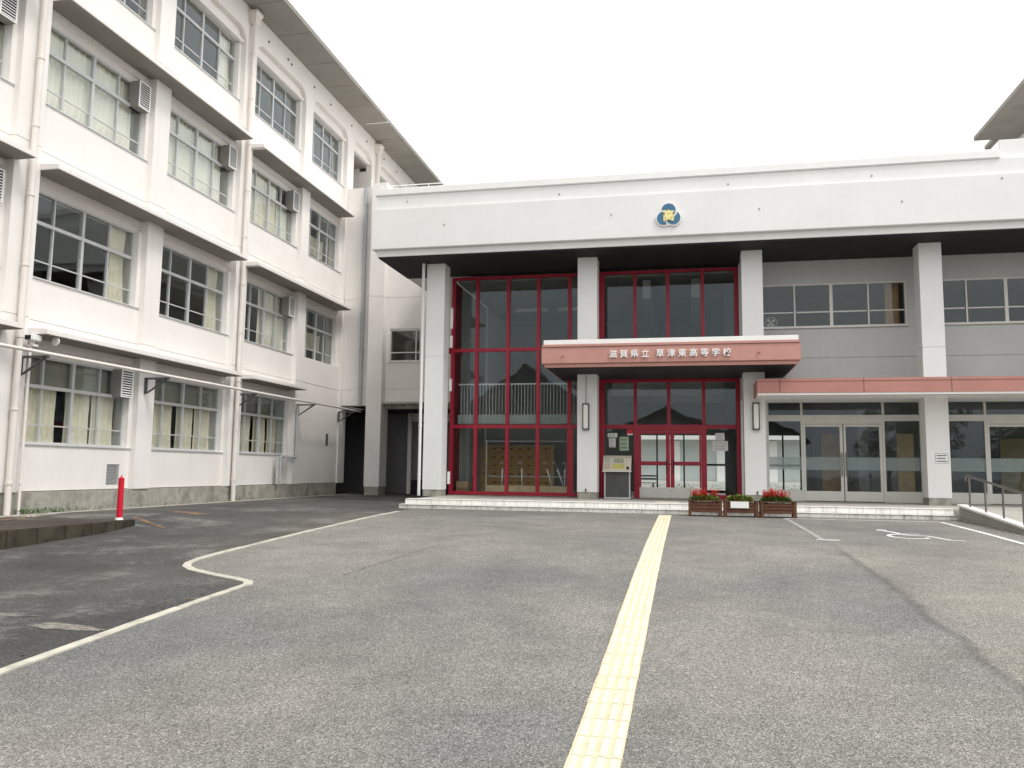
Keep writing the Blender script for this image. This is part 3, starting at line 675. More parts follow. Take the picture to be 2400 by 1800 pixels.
# ------------------------------------------------------------ classroom wing
W = thing('classroom_building', (-13.05, 18, .6), 'long four storey off-white classroom wing with projecting ledges and grey eaves on the left', 'building')
COLY = [(5.1, 5.8), (9.25, 9.9), (13.34, 14.02), (17.53, 18.14), (21.60, 22.25), (25.65, 26.25), (29.33, 29.95), (31.85, 32.75), (36.0, 36.6), (40.1, 40.7)]
XC, XS, XW, XB = -13.05, -13.20, -13.37, -13.62
ROWS = [(2.02, 3.87), (5.47, 7.35), (9.22, 11.05), (12.70, 14.50)]
JZ = [4.57, 8.16, 11.85]; LZ = [4.22, 7.67, 11.38]
for i, (a, b) in enumerate(COLY):
    mb = MB(); top = 14.25; z = 1.04 if i < 7 else 10.4
    for j in [v for v in JZ if v > z]+[top]:
        mb.box(XB, XC, a, b, z, j-(.008 if j != top else 0)); z = j+.008
    mb.box(XB, XC-.02, a+.01, b-.01, 1.05 if i < 7 else 10.4, top-.01)
    mb.build('pilaster', WALL, W)
for i in range(len(COLY)-1):
    a, b = COLY[i][1], COLY[i+1][0]; ca, cb = (COLY[i][0]+a)/2, (COLY[i+1][1]+b)/2
    if i < 6:
        part('plinth', CONC, W, XB, XC-.03, COLY[i][0]-.1 if i == 0 else COLY[i][0], COLY[i+1][0], .45, 1.035)
        # spandrels with a recessed joint
        zs_ = [(1.05, 2.02), (4.22, 5.47), (7.67, 9.22), (11.38, 12.70)]
        for k, (z0, z1) in enumerate(zs_):
            if k == 0:
                if i == 5:
                    part('spandrel', WALL, W, XB, XS+.10, a, b, z0, 4.562); part('spandrel', WALL, W, XB, XS+.10, a, b, 4.578, 5.47); continue
                if i == 2:      # opening for the louvred vent
                    part('spandrel', WALL, W, XB, XS, a, 16.76, z0, z1); part('spandrel', WALL, W, XB, XS, 16.76, 17.20, z0, 1.14); part('spandrel', WALL, W, XB, XS, 16.76, 17.20, 1.62, z1); part('spandrel', WALL, W, XB, XS, 17.20, b, z0, z1)
                    v = MB()
                    for q in range(10): v.add([(XS-.01, 16.76, 1.15+.047*q), (XS-.01, 17.20, 1.15+.047*q), (XS-.06, 17.20, 1.185+.047*q), (XS-.06, 16.76, 1.185+.047*q)], [(0, 1, 2, 3)])
                    v.build('vent_louvre', ALU, W); part('vent_back', BLACK, W, XB, XS-.08, 16.76, 17.20, 1.14, 1.62)
                else: part('spandrel', WALL, W, XB, XS, a, b, z0, z1)
                continue
            if i == 5 and k == 1: continue
            part('spandrel', WALL, W, XB, XS, a, b, z0, JZ[k-1]-.008); part('spandrel', WALL, W, XB, XS, a, b, JZ[k-1]+.008, z1)
            part('spandrel_core', WALL, W, XB, XS-.02, a, b, z0+.01, z1-.01)
        # head bands under the ledges
        for k in range(3):
            if i == 5 and k == 0: continue
            part('head_band', WALL, W, XB, -13.33, a, b, ROWS[k][1], LZ[k])
            part('head_trim', WALL, W, -13.33, -13.27, a, b, ROWS[k][1]+.16, LZ[k])
    else:
        part('spandrel', WALL, W, XB, XS, a, b, 10.4, 12.70)
    # top storey panel with rounded opening corners
    r = .42; zt = 14.93; z0 = 14.25
    if b-a < 2.2: r = .38
    arcl = [(a+r-r*math.cos(t), zt-r+r*math.sin(t)) for t in [PI/2*q/8 for q in range(9)]]
    arcr = [(b-r+r*math.sin(t), zt-r+r*math.cos(t)) for t in [PI/2*q/8 for q in range(9)]]
    poly = [(ca, z0), (a, z0)]+arcl+arcr+[(b, z0), (cb, z0), (cb, 15.72), (ca, 15.72)]
    MB().prism(poly, 'x', XC-.25, XC).build('arched_panel', WALL, W)
    part('lintel', WALL, W, XB, -13.22, a-.02, b+.02, 14.52, 15.0)
    part('lintel_lip', WALL, W, -13.22, -13.12, a+.02, b-.02, 14.50, 14.60, bevel=.01)
# blank bay of the ground floor: niche and slit
part('niche', DGREY, W, XS+.101, XS+.11, 28.32, 28.50, 2.42, 2.86)
# ledges, interrupted at the downpipes
def ledge(y0, y1, z):
    pts = [(XC-.14, z), (-12.60, z), (-12.60, z+.105), (XC-.14, z+.15)]
    MB().prism([(p[0], p[1]) for p in pts], 'y', y0, y1).build('ledge', WALL, W, bevel=.006)
for z in LZ:
    ledge(5.8, 13.42, z)
    ledge(14.0, 21.5, z)
    ledge(22.1, 25.62 if z < 5 else 29.2, z)
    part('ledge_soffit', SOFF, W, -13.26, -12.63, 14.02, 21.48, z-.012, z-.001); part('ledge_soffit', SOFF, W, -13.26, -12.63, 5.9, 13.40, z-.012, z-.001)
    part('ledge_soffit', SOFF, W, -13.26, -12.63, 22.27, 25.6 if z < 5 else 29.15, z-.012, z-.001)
# windows
def wing_window(i, row, n=4):
    a, b = COLY[i][1], COLY[i+1][0]; z0, z1 = ROWS[row]
    y0, y1 = a-.08, b-.13
    if i == 5: y1 = b-.22
    x0, x1 = XW-.04, XW+.04; f = MB()
    f.box(x0, x1, y0, y1, z0, z0+.05).box(x0, x1, y0, y1, z1-.045, z1).box(x0, x1, y0, y0+.045, z0+.05, z1-.045).box(x0, x1, y1-.045, y1, z0+.05, z1-.045)
    zt0, zt1, zm = z0+1.17, z0+1.245, z0+.40
    f.box(x0-.005, x1+.015, y0+.045, y1-.045, zt0, zt1)
    wd = (y1-y0)/n
    for k in range(1, n):
        t = .036 if (k == n//2) else .017
        f.box(x0+.003, x1+(.012 if t > .03 else -.004), y0+wd*k-t, y0+wd*k+t, z0+.05, zt0); f.box(x0+.003, x1+(.012 if t > .03 else -.004), y0+wd*k-t, y0+wd*k+t, zt1, z1-.045)
    for k in range(n):
        f.box(XW-.018, XW+.018, y0+wd*k+.037, y0+wd*(k+1)-.037, zm-.014, zm+.014)
    f.box(XS-.17, XS+.03, a+.004, b-.004, z0-.028, z0-.002)
    o = f.build('window', ALU, W)
    if i < 5 or True:      # splayed reveal on the far side
        part('reveal', WALL, W, XB, XS-.003, y1+.003, b, z0, z1)
    for k in range(n):
        for c, d in ((z0+.05, zm-.017), (zm+.017, zt0), (zt1, z1-.045)):
            if row == 3 and i == 2 and k == 9: continue
            off = .012 if k % 2 else -.006
            p = piece('pane', GLASS, o, XW+off-.003, XW+off+.003, y0+wd*k+.02, y0+wd*(k+1)-.02, c, d); p.rotation_euler = (0, random.uniform(-.004, .004), random.uniform(-.006, .006))
    if row == 0: part('transom_shade_panel', TRANSOM_SHADE, o, XW-.12, XW-.11, y0, y1, zt1, z1)
    return o
TRANSOM_SHADE = mat('transom_shade_panel', (.30, .30, .27), .9, .06, 2)  # added grey panel: shade on pale curtains is put into its colour
for i in range(1, 6):
    for row in range(4):
        if i == 5 and row == 0: continue
        wing_window(i, row)
for i in (7, 8): wing_window(i, 3)
# open stair window of the top storey (no glazing): back wall and side
part('stair_back', WALL, W, -16.2, -16.0, 29.95, 31.85, 11.5, 15.7); part('stair_ceiling', SOFF, W, -16.0, -13.3, 29.95, 31.85, 14.4, 14.5)
part('stair_side', WALL, W, -16.0, -13.63, 31.86, 32.0, 11.5, 15.7)
# room shells
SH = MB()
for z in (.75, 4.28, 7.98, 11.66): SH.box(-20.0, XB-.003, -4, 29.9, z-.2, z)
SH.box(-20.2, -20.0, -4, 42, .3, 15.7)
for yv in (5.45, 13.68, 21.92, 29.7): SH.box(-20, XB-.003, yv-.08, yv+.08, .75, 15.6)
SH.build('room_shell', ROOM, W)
part('floor_slab', ROOM, W, -20.0, XB-.003, 29.9, 42, 11.46, 11.66)
# ceiling strip lights inside classrooms are off; eaves and roof
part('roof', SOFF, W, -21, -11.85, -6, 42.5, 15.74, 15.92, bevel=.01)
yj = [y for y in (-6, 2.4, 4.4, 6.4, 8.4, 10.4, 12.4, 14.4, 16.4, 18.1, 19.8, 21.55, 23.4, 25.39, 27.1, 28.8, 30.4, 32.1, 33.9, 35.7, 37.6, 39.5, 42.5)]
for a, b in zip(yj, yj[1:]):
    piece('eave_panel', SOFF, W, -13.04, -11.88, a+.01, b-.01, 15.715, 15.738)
for yv in (19.85, 30.4): MB().box(-12.75, -11.80, yv-.02, yv+.02, 15.69, 15.713).build('eave_joint_cover', WHITE, W)
part('upper_wall', WALL, W, XB, XC, 40.7, 42, 10.4, 15.72)
part('end_wall', WALL, W, -20, XB, 41.8, 42, .5, 15.7)
# little wall anchors below the eaves
for yv, zv in ((18.6, 15.3), (20.4, 15.35), (22.9, 15.25), (24.2, 15.32), (24.45, 15.27), (26.2, 15.3), (27.6, 15.28), (29.6, 15.3), (31.2, 15.3), (33.2, 15.3), (34.8, 15.3), (36.5, 15.3)):
    piece('wall_anchor', DGREY, W, XC-.005, XC+.03, yv-.025, yv+.025, zv-.03, zv+.03)
# ------------------------------------------------------------ link block with the dark passage
LK = thing('passage_block', (-11.4, 30, .6), 'plain three storey link wall over dark passage openings between the wing and the entrance', 'building')
YP = 29.5
def wallz(x0, x1, y0, y1, z0, z1):
    zs_ = [z0]+[j for j in (4.60, 8.16) if z0 < j < z1]+[z1]
    for a, b in zip(zs_, zs_[1:]): part('wall', WALL, LK, x0, x1, y0, y1, a+(.008 if a in (4.60, 8.16) else 0), b-(.008 if b in (4.60, 8.16) else 0))
    part('wall_core', WALL, LK, x0+.02, x1-.02, y0+.02, y1-.02, z0+.01, z1-.01)
wallz(-13.04, -11.86, YP, YP+.30, 4.0, 12.65)
wallz(-11.85, -11.25, YP-.45, YP+.30, .92, 12.65)
part('pillar_plinth', CONC, LK, -11.83, -11.27, YP-.43, YP+.28, .55, .915)
# wall with the small window, 5 cm behind the pillar
wallz(-11.245, -7.5, YP-.1, YP+.20, 6.94, 12.2)
wallz(-11.245, -7.5, YP-.1, YP+.20, 4.10, 5.66)
part('wall', WALL, LK, -11.245, -11.10, YP-.1, YP+.20, 5.66, 6.94); part('wall', WALL, LK, -9.85, -7.5, YP-.1, YP+.20, 5.66, 6.94)
part('lintel_ledge', CONC, LK, -11.35, -7.6, YP-.35, YP-.103, 4.02, 4.10); part('lintel_shelf', CONC, LK, -11.245, -7.5, YP-.1, YP+.2, 3.86, 4.09)
f = MB(); yw = YP-.07
f.box(-11.10, -9.85, yw, yw+.08, 5.66, 5.72).box(-11.10, -9.85, yw, yw+.08, 6.86, 6.94).box(-11.10, -11.05, yw, yw+.08, 5.72, 6.86).box(-9.90, -9.85, yw, yw+.08, 5.72, 6.86)
f.box(-10.07, -10.03, yw+.01, yw+.08, 5.72, 6.86).box(-11.05, -10.07, yw+.01, yw+.07, 6.0, 6.04).box(-10.03, -9.9, yw+.01, yw+.07, 6.0, 6.04).box(-11.15, -9.8, YP-.14, YP-.103, 5.63, 5.66)
lw = f.build('window', ALUL, LK)
piece('pane', GLASS, lw, -11.05, -10.07, yw+.04, yw+.048, 5.72, 6.86); piece('pane', GLASS, lw, -10.03, -9.9, yw+.04, yw+.048, 5.72, 6.86)
part('link_room_back', ROOM, LK, -12.9, -7.6, 33.4, 33.5, 4.2, 12.0); part('link_floor', ROOM, LK, -12.9, -7.5, YP+.31, 33.4, 3.99, 4.2)
part('link_roof', WALL, LK, -13.04, -7.5, YP+.31, 33.5, 12.1, 12.3)
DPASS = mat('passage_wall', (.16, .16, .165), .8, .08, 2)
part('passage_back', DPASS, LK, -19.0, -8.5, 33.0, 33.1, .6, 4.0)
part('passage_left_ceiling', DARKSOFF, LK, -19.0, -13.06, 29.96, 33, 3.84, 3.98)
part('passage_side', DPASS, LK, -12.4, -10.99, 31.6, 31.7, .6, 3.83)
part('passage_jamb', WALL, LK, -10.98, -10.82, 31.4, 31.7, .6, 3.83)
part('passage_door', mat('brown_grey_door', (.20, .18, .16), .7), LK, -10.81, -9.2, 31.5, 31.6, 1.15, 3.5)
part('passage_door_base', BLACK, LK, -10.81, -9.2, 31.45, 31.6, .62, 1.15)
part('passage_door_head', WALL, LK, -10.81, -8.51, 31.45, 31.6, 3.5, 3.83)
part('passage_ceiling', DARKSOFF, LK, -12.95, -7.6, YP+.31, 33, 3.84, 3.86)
part('passage_side_wall', MWALL, LK, -8.5, -8.35, YP+.21, 33, .6, 3.84)
MB().tube((-13.15, 32.6, .62), (-13.15, 32.6, 3.0), .06, 10).build('passage_pipe', WHITE, LK)

# ------------------------------------------------------------ downpipes
def downpipe(x, y, z0, z1, rad, m, label, head=True):
    t = thing('downpipe', (x, y, z0), label, 'drainpipe', 'rainwater pipes on the facades')
    MB().tube((x, y, z0), (x, y, z1-(.2 if head else 0)), rad, 14).build('pipe', m, t)
    if head:
        h = MB(); a = .10; b = .17
        h.add([(x-a, y-a, z1-.38), (x+a, y-a, z1-.38), (x+a, y+a, z1-.38), (x-a, y+a, z1-.38), (x-a*1.3, y-b, z1-.12), (x+a*1.3, y-b, z1-.12), (x+a*1.3, y+b, z1-.12), (x-a*1.3, y+b, z1-.12),
               (x-b, y-b*1.15, z1-.08), (x+b, y-b*1.15, z1-.08), (x+b, y+b*1.15, z1-.08), (x-b, y+b*1.15, z1-.08), (x-b, y-b*1.15, z1), (x+b, y-b*1.15, z1), (x+b, y+b*1.15, z1), (x-b, y+b*1.15, z1)],
              [(3, 2, 1, 0)]+[(4*q+i, 4*q+(i+1) % 4, 4*q+4+(i+1) % 4, 4*q+4+i) for q in range(3) for i in range(4)]+[(12, 13, 14, 15)])
        h.build('hopper_head', m, t)
    z = z0+.6
    while z < z1-.5:
        MB().tube((x, y, z), (x, y, z+.05), rad*1.22, 14).build('collar', m, t); z += 1.45
    return t
downpipe(-12.93, 13.68, .60, 15.60, .064, PIPEM, 'thick white drainpipe nearest the left edge, standing in front of a pilaster')
downpipe(-12.93, 21.82, .60, 15.60, .064, PIPEM, 'tall white drainpipe with hopper head between the second and third full windows of the wing')
downpipe(-12.93, 32.30, 10.4, 15.55, .064, PIPEM, 'far drainpipe beside the open arched opening of the top storey')
downpipe(-7.82, 23.47, .81, 7.90, .046, MWALL, 'slim drainpipe against the left column of the entrance block', False)
downpipe(-12.25, 29.42, 4.05, 12.6, .075, GPIPE, 'grey drainpipe on the link wall above the dark passage', False)
downpipe(-12.90, 13.93, .60, 4.1, .030, PIPEM, 'thin conduit beside the thick drainpipe nearest the left edge', False)
t = thing('conduit', (-12.95, 24.8, 1.0), 'bent grey conduit with junction box right of the third ground floor window', 'conduit')
MB().tube((-12.98, 25.75, 3.7), (-12.98, 25.75, 1.95), .035, 8).tube((-12.98, 25.75, 1.95), (-12.98, 24.7, 1.95), .035, 8).tube((-12.98, 24.7, 1.95), (-12.98, 24.7, 1.1), .035, 8).build('pipe', ALU, t)
MB().box(-13.04, -12.92, 24.95, 25.45, 1.78, 1.95).box(-13.02, -12.95, 24.5, 24.62, 1.05, 1.95).build('junction_box', ALU, t)

# long pipe on brackets across the wing
t = thing('bracket_pipe', (-12.45, 18, 3.7), 'long white horizontal pipe carried on dark triangular brackets along the wing', 'pipe')
MB().tube((-12.45, 3, 3.80), (-12.45, 30.0, 3.80), .036, 12).build('pipe', PIPEM, t)
for yv in (9.6, 13.85, 17.75, 21.95, 25.85, 29.25):
    b_ = MB().box(-13.05, -12.99, yv-.03, yv+.03, 3.36, 3.75).box(-13.05, -12.38, yv-.03, yv+.03, 3.71, 3.755)
    b_.prism([(-13.0, 3.38), (-12.95, 3.38), (-12.42, 3.71), (-12.50, 3.71)], 'y', yv-.022, yv+.022)
    b_.build('bracket', DGREY, t)
# security camera
t = thing('security_camera', (-12.85, 14.05, 4.0), 'white bullet security camera under the first ledge beside the left drainpipe', 'camera')
MB().box(-12.95, -12.80, 13.90, 14.02, 3.96, 4.0).tube((-12.88, 13.98, 4.0), (-12.88, 13.98, 4.08), .02, 8).build('mount', WHITE, t)
b_ = MB(); b_.box(-12.95, -12.78, 13.82, 14.10, 4.07, 4.20); o = b_.build('housing', WHITE, t, bevel=.02)
MB().box(-12.93, -12.80, 13.80, 13.817, 4.085, 4.17).build('lens_face', BLACK, t)
MB().tube((-12.70, 14.35, 4.12), (-12.70, 14.38, 4.12), .09, 16).build('dome_bracket', PIPEM, t)

# ------------------------------------------------------------ air conditioner boxes
def ac_unit(y, z, label):
    t = thing('window_ventilator', (-13.2, y+.21, z), label, 'air conditioner', 'louvred boxes fitted in the upper window corners')
    MB().box(-13.40, -13.085, y, y+.42, z, z+.66).build('casing', AC, t, bevel=.006)
    MB().box(-13.085, -13.065, y, y+.03, z, z+.66).box(-13.085, -13.065, y+.39, y+.42, z, z+.66).box(-13.085, -13.065, y+.03, y+.39, z, z+.03).box(-13.085, -13.065, y+.03, y+.39, z+.63, z+.66).build('grille_frame', WHITE, t)
    part('grille_back', BLACK, t, -13.083, -13.080, y+.03, y+.39, z+.03, z+.63)
    for k in range(10):
        zz_ = z+.045+k*.058
        MB().add([(-13.066, y+.03, zz_), (-13.066, y+.39, zz_), (-13.079, y+.39, zz_+.028), (-13.079, y+.03, zz_+.028)], [(0, 1, 2, 3)]).build('louvre', WHITE, t)
BAYN = {1: 'at the left photo edge', 2: 'in the first full bay', 3: 'in the second full bay', 4: 'right of the tall drainpipe', 5: 'in the narrow end bay'}
FLN = {0: 'ground floor', 1: 'second floor', 2: 'third floor', 3: 'top floor'}
for i, row in ((1, 1), (1, 2), (2, 0), (2, 2), (3, 2), (4, 1), (4, 2)):
    ye = COLY[i+1][0]
    ac_unit(ye-.60, ROWS[row][1]-.66, 'grey louvred box in the %s window %s' % (FLN[row], BAYN[i]))

# ------------------------------------------------------------ curtains
def curtain(ya, yb, z0, z1, m, label, x=-13.50, amp=.03, sag=0):
    n = max(8, int((yb-ya)*26)); mb = MB(); vs = []
    for j in range(5):
        z = lerp(z1, z0, j/4)
        for k in range(n+1):
            u = k/n; y = lerp(ya, yb, u); ph = u*(yb-ya)*2*PI/.17
            pinch = 1-.18*sag*math.sin(PI*min(1, j/3.2))
            yc = (ya+yb)/2; y = yc+(y-yc)*pinch
            vs.append((x+amp*math.sin(ph+.6*math.sin(3.1*u*7))+.012*math.sin(u*41+j), y, z))
    mb.add(vs, [(j*(n+1)+k, j*(n+1)+k+1, (j+1)*(n+1)+k+1, (j+1)*(n+1)+k) for j in range(4) for k in range(n)], True)
    o = mb.build('curtain', m); tag(o, label, 'curtain', 'classroom curtains'); return o
def cl(kind, i, row, extra=''): return '%s in the %s window %s' % (kind, FLN[row], BAYN[i])
z = ROWS
curtain(10.0, 13.25, z[2][0], z[2][1]-.7, CURT, cl('cream curtain', 1, 2)); curtain(10.0, 13.1, z[1][0], z[1][1], CURTW, cl('white curtain', 1, 1))
curtain(13.95, 17.2, z[2][0], z[2][1]-.02, CURTW, cl('bright closed white curtain', 2, 2)); curtain(18.1, 21.3, z[2][0], z[2][1]-.02, CURTW, cl('bright closed white curtain', 3, 2))
curtain(22.3, 24.55, z[2][0], z[2][1]-.02, CURT, cl('wide cream curtain', 4, 2)); curtain(24.62, 25.45, z[2][0], z[2][1]-.5, CURTW, cl('narrow pale curtain', 4, 2))
curtain(16.72, 17.28, z[1][0], z[1][1]-.02, CURT, cl('gathered cream curtain', 2, 1), sag=1); curtain(20.78, 21.35, z[1][0], z[1][1]-.02, CURT, cl('gathered cream curtain', 3, 1), sag=1)
curtain(23.72, 25.45, z[1][0], z[1][1]-.02, CURTW, cl('white curtain covering the right half', 4, 1))
for a, b, k in ((13.95, 15.42, 'leftmost cream curtain'), (15.66, 16.42, 'middle cream curtain'), (16.48, 17.2, 'right cream curtain')): curtain(a, b, z[0][0], z[0][0]+1.2, CURT, cl(k, 2, 0))
for a, b, k in ((18.1, 19.50, 'leftmost pale curtain'), (19.72, 20.5, 'middle pale curtain'), (20.55, 21.28, 'right pale curtain')): curtain(a, b, z[0][0], z[0][0]+1.2, CURT, cl(k, 3, 0))
for a, b, k in ((22.3, 23.62, 'leftmost dull curtain'), (23.75, 24.55, 'middle dull curtain'), (24.65, 25.25, 'right dull curtain')): curtain(a, b, z[0][0], z[0][0]+1.2, CURT, cl(k, 4, 0))
curtain(20.85, 21.4, z[3][0], z[3][1]-.02, CURTW, cl('slim white curtain', 3, 3), sag=1)
curtain(13.9, 14.6, z[3][0], z[3][1]-.5, CURTW, cl('white curtain', 2, 3))
curtain(27.0, 29.0, z[2][0]+.4, z[2][0]+1.1, CURT, cl('short half drawn curtain', 5, 2), x=-13.8); curtain(27.0, 29.0, z[1][0]+.5, z[1][0]+1.15, CURT, cl('short half drawn curtain', 5, 1), x=-13.8)

# ------------------------------------------------------------ emblem and lettering
def text_mesh(name, s_, size, m, parent, loc, ext=.012, off=0.0, bold=0):
    cu = bpy.data.curves.new(name, 'FONT'); cu.body = s_; cu.size = size; cu.extrude = ext; cu.offset = off; cu.align_x = 'CENTER'; cu.align_y = 'CENTER'; cu.resolution_u = 3
    ob = bpy.data.objects.new(name, cu); COL.objects.link(ob)
    dg = bpy.context.evaluated_depsgraph_get(); me = bpy.data.meshes.new_from_object(ob.evaluated_get(dg)); bpy.data.objects.remove(ob)
    xs_ = [v.co.x for v in me.vertices]; ys_ = [v.co.y for v in me.vertices]
    if xs_:
        cx, cy = (min(xs_)+max(xs_))/2, (min(ys_)+max(ys_))/2
        for v in me.vertices:
            x, y, z_ = v.co; v.co = (x-cx, -z_, y-cy)
    me.materials.clear(); me.materials.append(m)
    return link(name, me, Vector(loc), parent)
nm = thing('school_name', (-.46, 21.98, 4.7), 'row of raised white Japanese characters on the salmon entrance canopy', 'lettering')
LET = mat('letter_white', (.90, .90, .89), .35, .02, 4)
xs1 = [-1.93+.285*k for k in range(4)]; xs2 = [-.68+.288*k for k in range(7)]
for ch, x in zip('滋賀県立草津東高等学校', xs1+xs2):
    text_mesh('character', ch, .222, LET, nm, (x+.02, 21.962, 4.745), .020, .0022)
EM = thing('school_emblem', (-.415, 22.47, 8.30), 'round blue and white interlocking ring crest with yellow centre on the roof band', 'emblem')
ec = Vector((-.415, 8.66)); er, eo = .232, .146
cen = [ec+Vector((eo*math.cos(R(a)), eo*math.sin(R(a)))) for a in (90, 210, 330)]
bk = MB()
for k, c in enumerate(cen):
    bk.prism([(c.x+er*math.cos(2*PI*i/48), c.y+er*math.sin(2*PI*i/48)) for i in range(48)], 'y', 22.455-.001*k, 22.485)
bk.build('rim', WHITE, EM)
def crescent(c, o_, name):
    ri, ro = er-.042, er+.012
    big = [c+Vector((ri*math.cos(2*PI*i/120), ri*math.sin(2*PI*i/120))) for i in range(120)]
    out = [p for p in big if (p-o_).length > ro]
    # rotate list so it starts after the gap
    n = len(big); idx = [i for i in range(n) if (big[i]-o_).length > ro and (big[i-1]-o_).length <= ro][0]
    seq = []; i = idx
    while (big[i % n]-o_).length > ro: seq.append(big[i % n]); i += 1
    a0 = math.atan2((seq[-1]-o_).y, (seq[-1]-o_).x); a1 = math.atan2((seq[0]-o_).y, (seq[0]-o_).x)
    # go round the other disc through the inside of this one
    d = (a1-a0) % (2*PI); mid = o_+Vector((math.cos(a0+d/2), math.sin(a0+d/2)))*ro
    if (mid-c).length > ri: d -= 2*PI
    seq += [o_+Vector((math.cos(a0+d*q/24), math.sin(a0+d*q/24)))*ro for q in range(1, 24)]
    MB().prism([(p.x, p.y) for p in seq], 'y', 22.438, 22.452).build(name, BLUE, EM)
crescent(cen[0], cen[1], 'ring'); crescent(cen[1], cen[2], 'ring'); crescent(cen[2], cen[0], 'ring')
MB().prism([(ec.x+.15*math.cos(2*PI*i/32), ec.y-.005+.15*math.sin(2*PI*i/32)) for i in range(32)], 'y', 22.430, 22.437).build('centre_disc', mat('emblem_olive', (.36, .30, .08), .5), EM)
text_mesh('character', '高', .33, GOLD, EM, (-.415, 22.424, 8.655), .006, .009)

# ------------------------------------------------------------ wall lamps on columns
def wall_lamp(x, label):
    t = thing('wall_lamp', (x, 23.5, 2.77), label, 'wall lamp', 'upright box lamps on the entrance columns')
    MB().box(x-.095, x+.095, 23.42, 23.549, 2.77, 2.80).box(x-.095, x+.095, 23.42, 23.549, 3.50, 3.53).box(x-.095, x-.07, 23.46, 23.549, 2.80, 3.50).box(x+.07, x+.095, 23.46, 23.549, 2.80, 3.50).build('case', DGREY, t)
    MB().box(x-.066, x+.066, 23.42, 23.54, 2.802, 3.498).build('diffuser', LAMPG, t, bevel=.02)
wall_lamp(-2.83, 'upright white box lamp on the column left of the red doors'); wall_lamp(1.89, 'upright white box lamp on the column right of the red doors')
for x, lb in ((-2.83, 'small dark tap low on the column left of the red doors'), (1.89, 'small dark tap low on the column behind the flower planters')):
    t = thing('wall_tap', (x, 23.5, .98), lb, 'tap', 'small taps at the foot of the columns')
    MB().tube((x, 23.54, 1.03), (x, 23.47, 1.03), .016, 8).tube((x, 23.47, 1.03), (x, 23.47, .985), .014, 8).build('spout', DGREY, t); MB().tube((x, 23.50, 1.04), (x, 23.50, 1.09), .022, 8).build('knob', DGREY, t)
MB_c = thing('column_conduit', (-2.83, 23.53, 3.6), 'thin vertical cable running down the column to the left lamp', 'cable')
MB().tube((-2.83, 23.535, 3.53), (-2.83, 23.535, 4.38), .007, 6).build('cable', DGREY, MB_c)

# notices
def notice(name, x0, x1, y, z0, z1, m, label, lines=0, ink=None, cat='notice'):
    t = thing(name, ((x0+x1)/2, y, z0), label, cat)
    part('sheet', m, t, x0, x1, y-.006, y, z0, z1)
    if name == 'column_notice':
        for b_ in ((x0, x1, z0, z0+.008), (x0, x1, z1-.008, z1), (x0, x0+.008, z0+.008, z1-.008), (x1-.008, x1, z0+.008, z1-.008)): part('border', MATS['grout'], t, b_[0], b_[1], y-.0075, y-.0062, b_[2], b_[3])
    if lines:
        mb = MB(); h = (z1-z0)
        for k in range(lines):
            zc = z1-h*(k+.75)/(lines+.5); x = x0+(x1-x0)*.1
            xe = x0+(x1-x0)*random.uniform(.72, .92)
            while x < xe:
                wch = (x1-x0)*random.uniform(.05, .09); mb.box(x, min(x+wch, xe), y-.008, y-.0065, zc-h*.17/lines, zc+h*.17/lines); x += wch*1.25
        mb.build('print', ink or INK, t)
    return t
notice('column_notice', 6.43, 6.74, 23.548, 1.90, 2.16, PAPER, 'white notice with three printed lines on the right hand column', 3)
notice('window_notice', -2.35, -2.06, YG-.012, 2.62, 2.75, PAPER, 'small white and green strip notice high on the glass left of the doors', 2, mat('green_ink', (.1, .35, .25), .8))
notice('window_notice', -2.31, -2.11, YG-.012, 2.32, 2.59, PAPER, 'small grey printed sheet under the strip notice left of the red doors', 7, mat('grey_ink', (.35, .35, .35), .8))
notice('window_poster', -1.99, -1.71, YG-.012, 2.22, 2.64, PAPERG, 'pale green poster on the glass left of the red doors', 3, mat('dull_green_ink', (.2, .28, .2), .8))
notice('window_sticker', -1.77, -1.585, YG-.012, 2.74, 2.86, PAPERR, 'red square sticker above the pale green poster', 0)
notice('window_sticker', -1.76, -1.59, YG-.012, 2.69, 2.737, PAPER, 'white label just below the red square sticker', 0)
notice('window_notice', .84, 1.10, YG-.012, 2.54, 2.76, PAPER, 'upper white sheet on the glass right of the red doors', 7, mat('soft_ink', (.45, .45, .45), .8))
notice('window_notice', .76, 1.20, YG-.012, 2.23, 2.52, PAPER, 'lower wide white sheet on the glass right of the red doors', 6, mat('soft_ink2', (.4, .4, .4), .8))

# information board
ib = thing('information_board', (-2.0, 24.2, .80), 'grey metal information stand with tilted cream map board left of the red doors', 'information board')
MB().box(-2.37, -2.33, 24.18, 24.22, .80, 1.62).box(-1.65, -1.61, 24.18, 24.22, .80, 1.62).box(-2.33, -1.65, 24.18, 24.22, .80, .84).build('stand', ALU, ib)
part('front_panel', DGREY, ib, -2.33, -1.65, 24.195, 24.205, .845, 1.60)
def tilt(x0, x1, u0, u1, m, name, off=0.0, th=.02):
    # board plane leans back: bottom (24.08, 1.61) top (24.36, 2.06)
    def P(x, u, o_): return (x, 24.05+.26*u-o_*.86, 1.60+.45*u+o_*.5)
    vs = [P(x, u, o_) for o_ in (off, off-th) for (x, u) in ((x0, u0), (x1, u0), (x1, u1), (x0, u1))]
    return MB().add(vs, [(0, 1, 2, 3), (7, 6, 5, 4), (0, 4, 5, 1), (1, 5, 6, 2), (2, 6, 7, 3), (3, 7, 4, 0)]).build(name, m, ib)
tilt(-2.40, -1.58, 0, 1, BOARD, 'board'); tilt(-2.42, -1.56, -.03, 0, WHITE, 'board_edge')
tilt(-2.12, -1.78, .16, .45, INKY, 'map_print', .003, .002); tilt(-2.10, -1.80, .52, .82, mat('map_grey', (.38, .38, .28), .8), 'map_print', .003, .002)
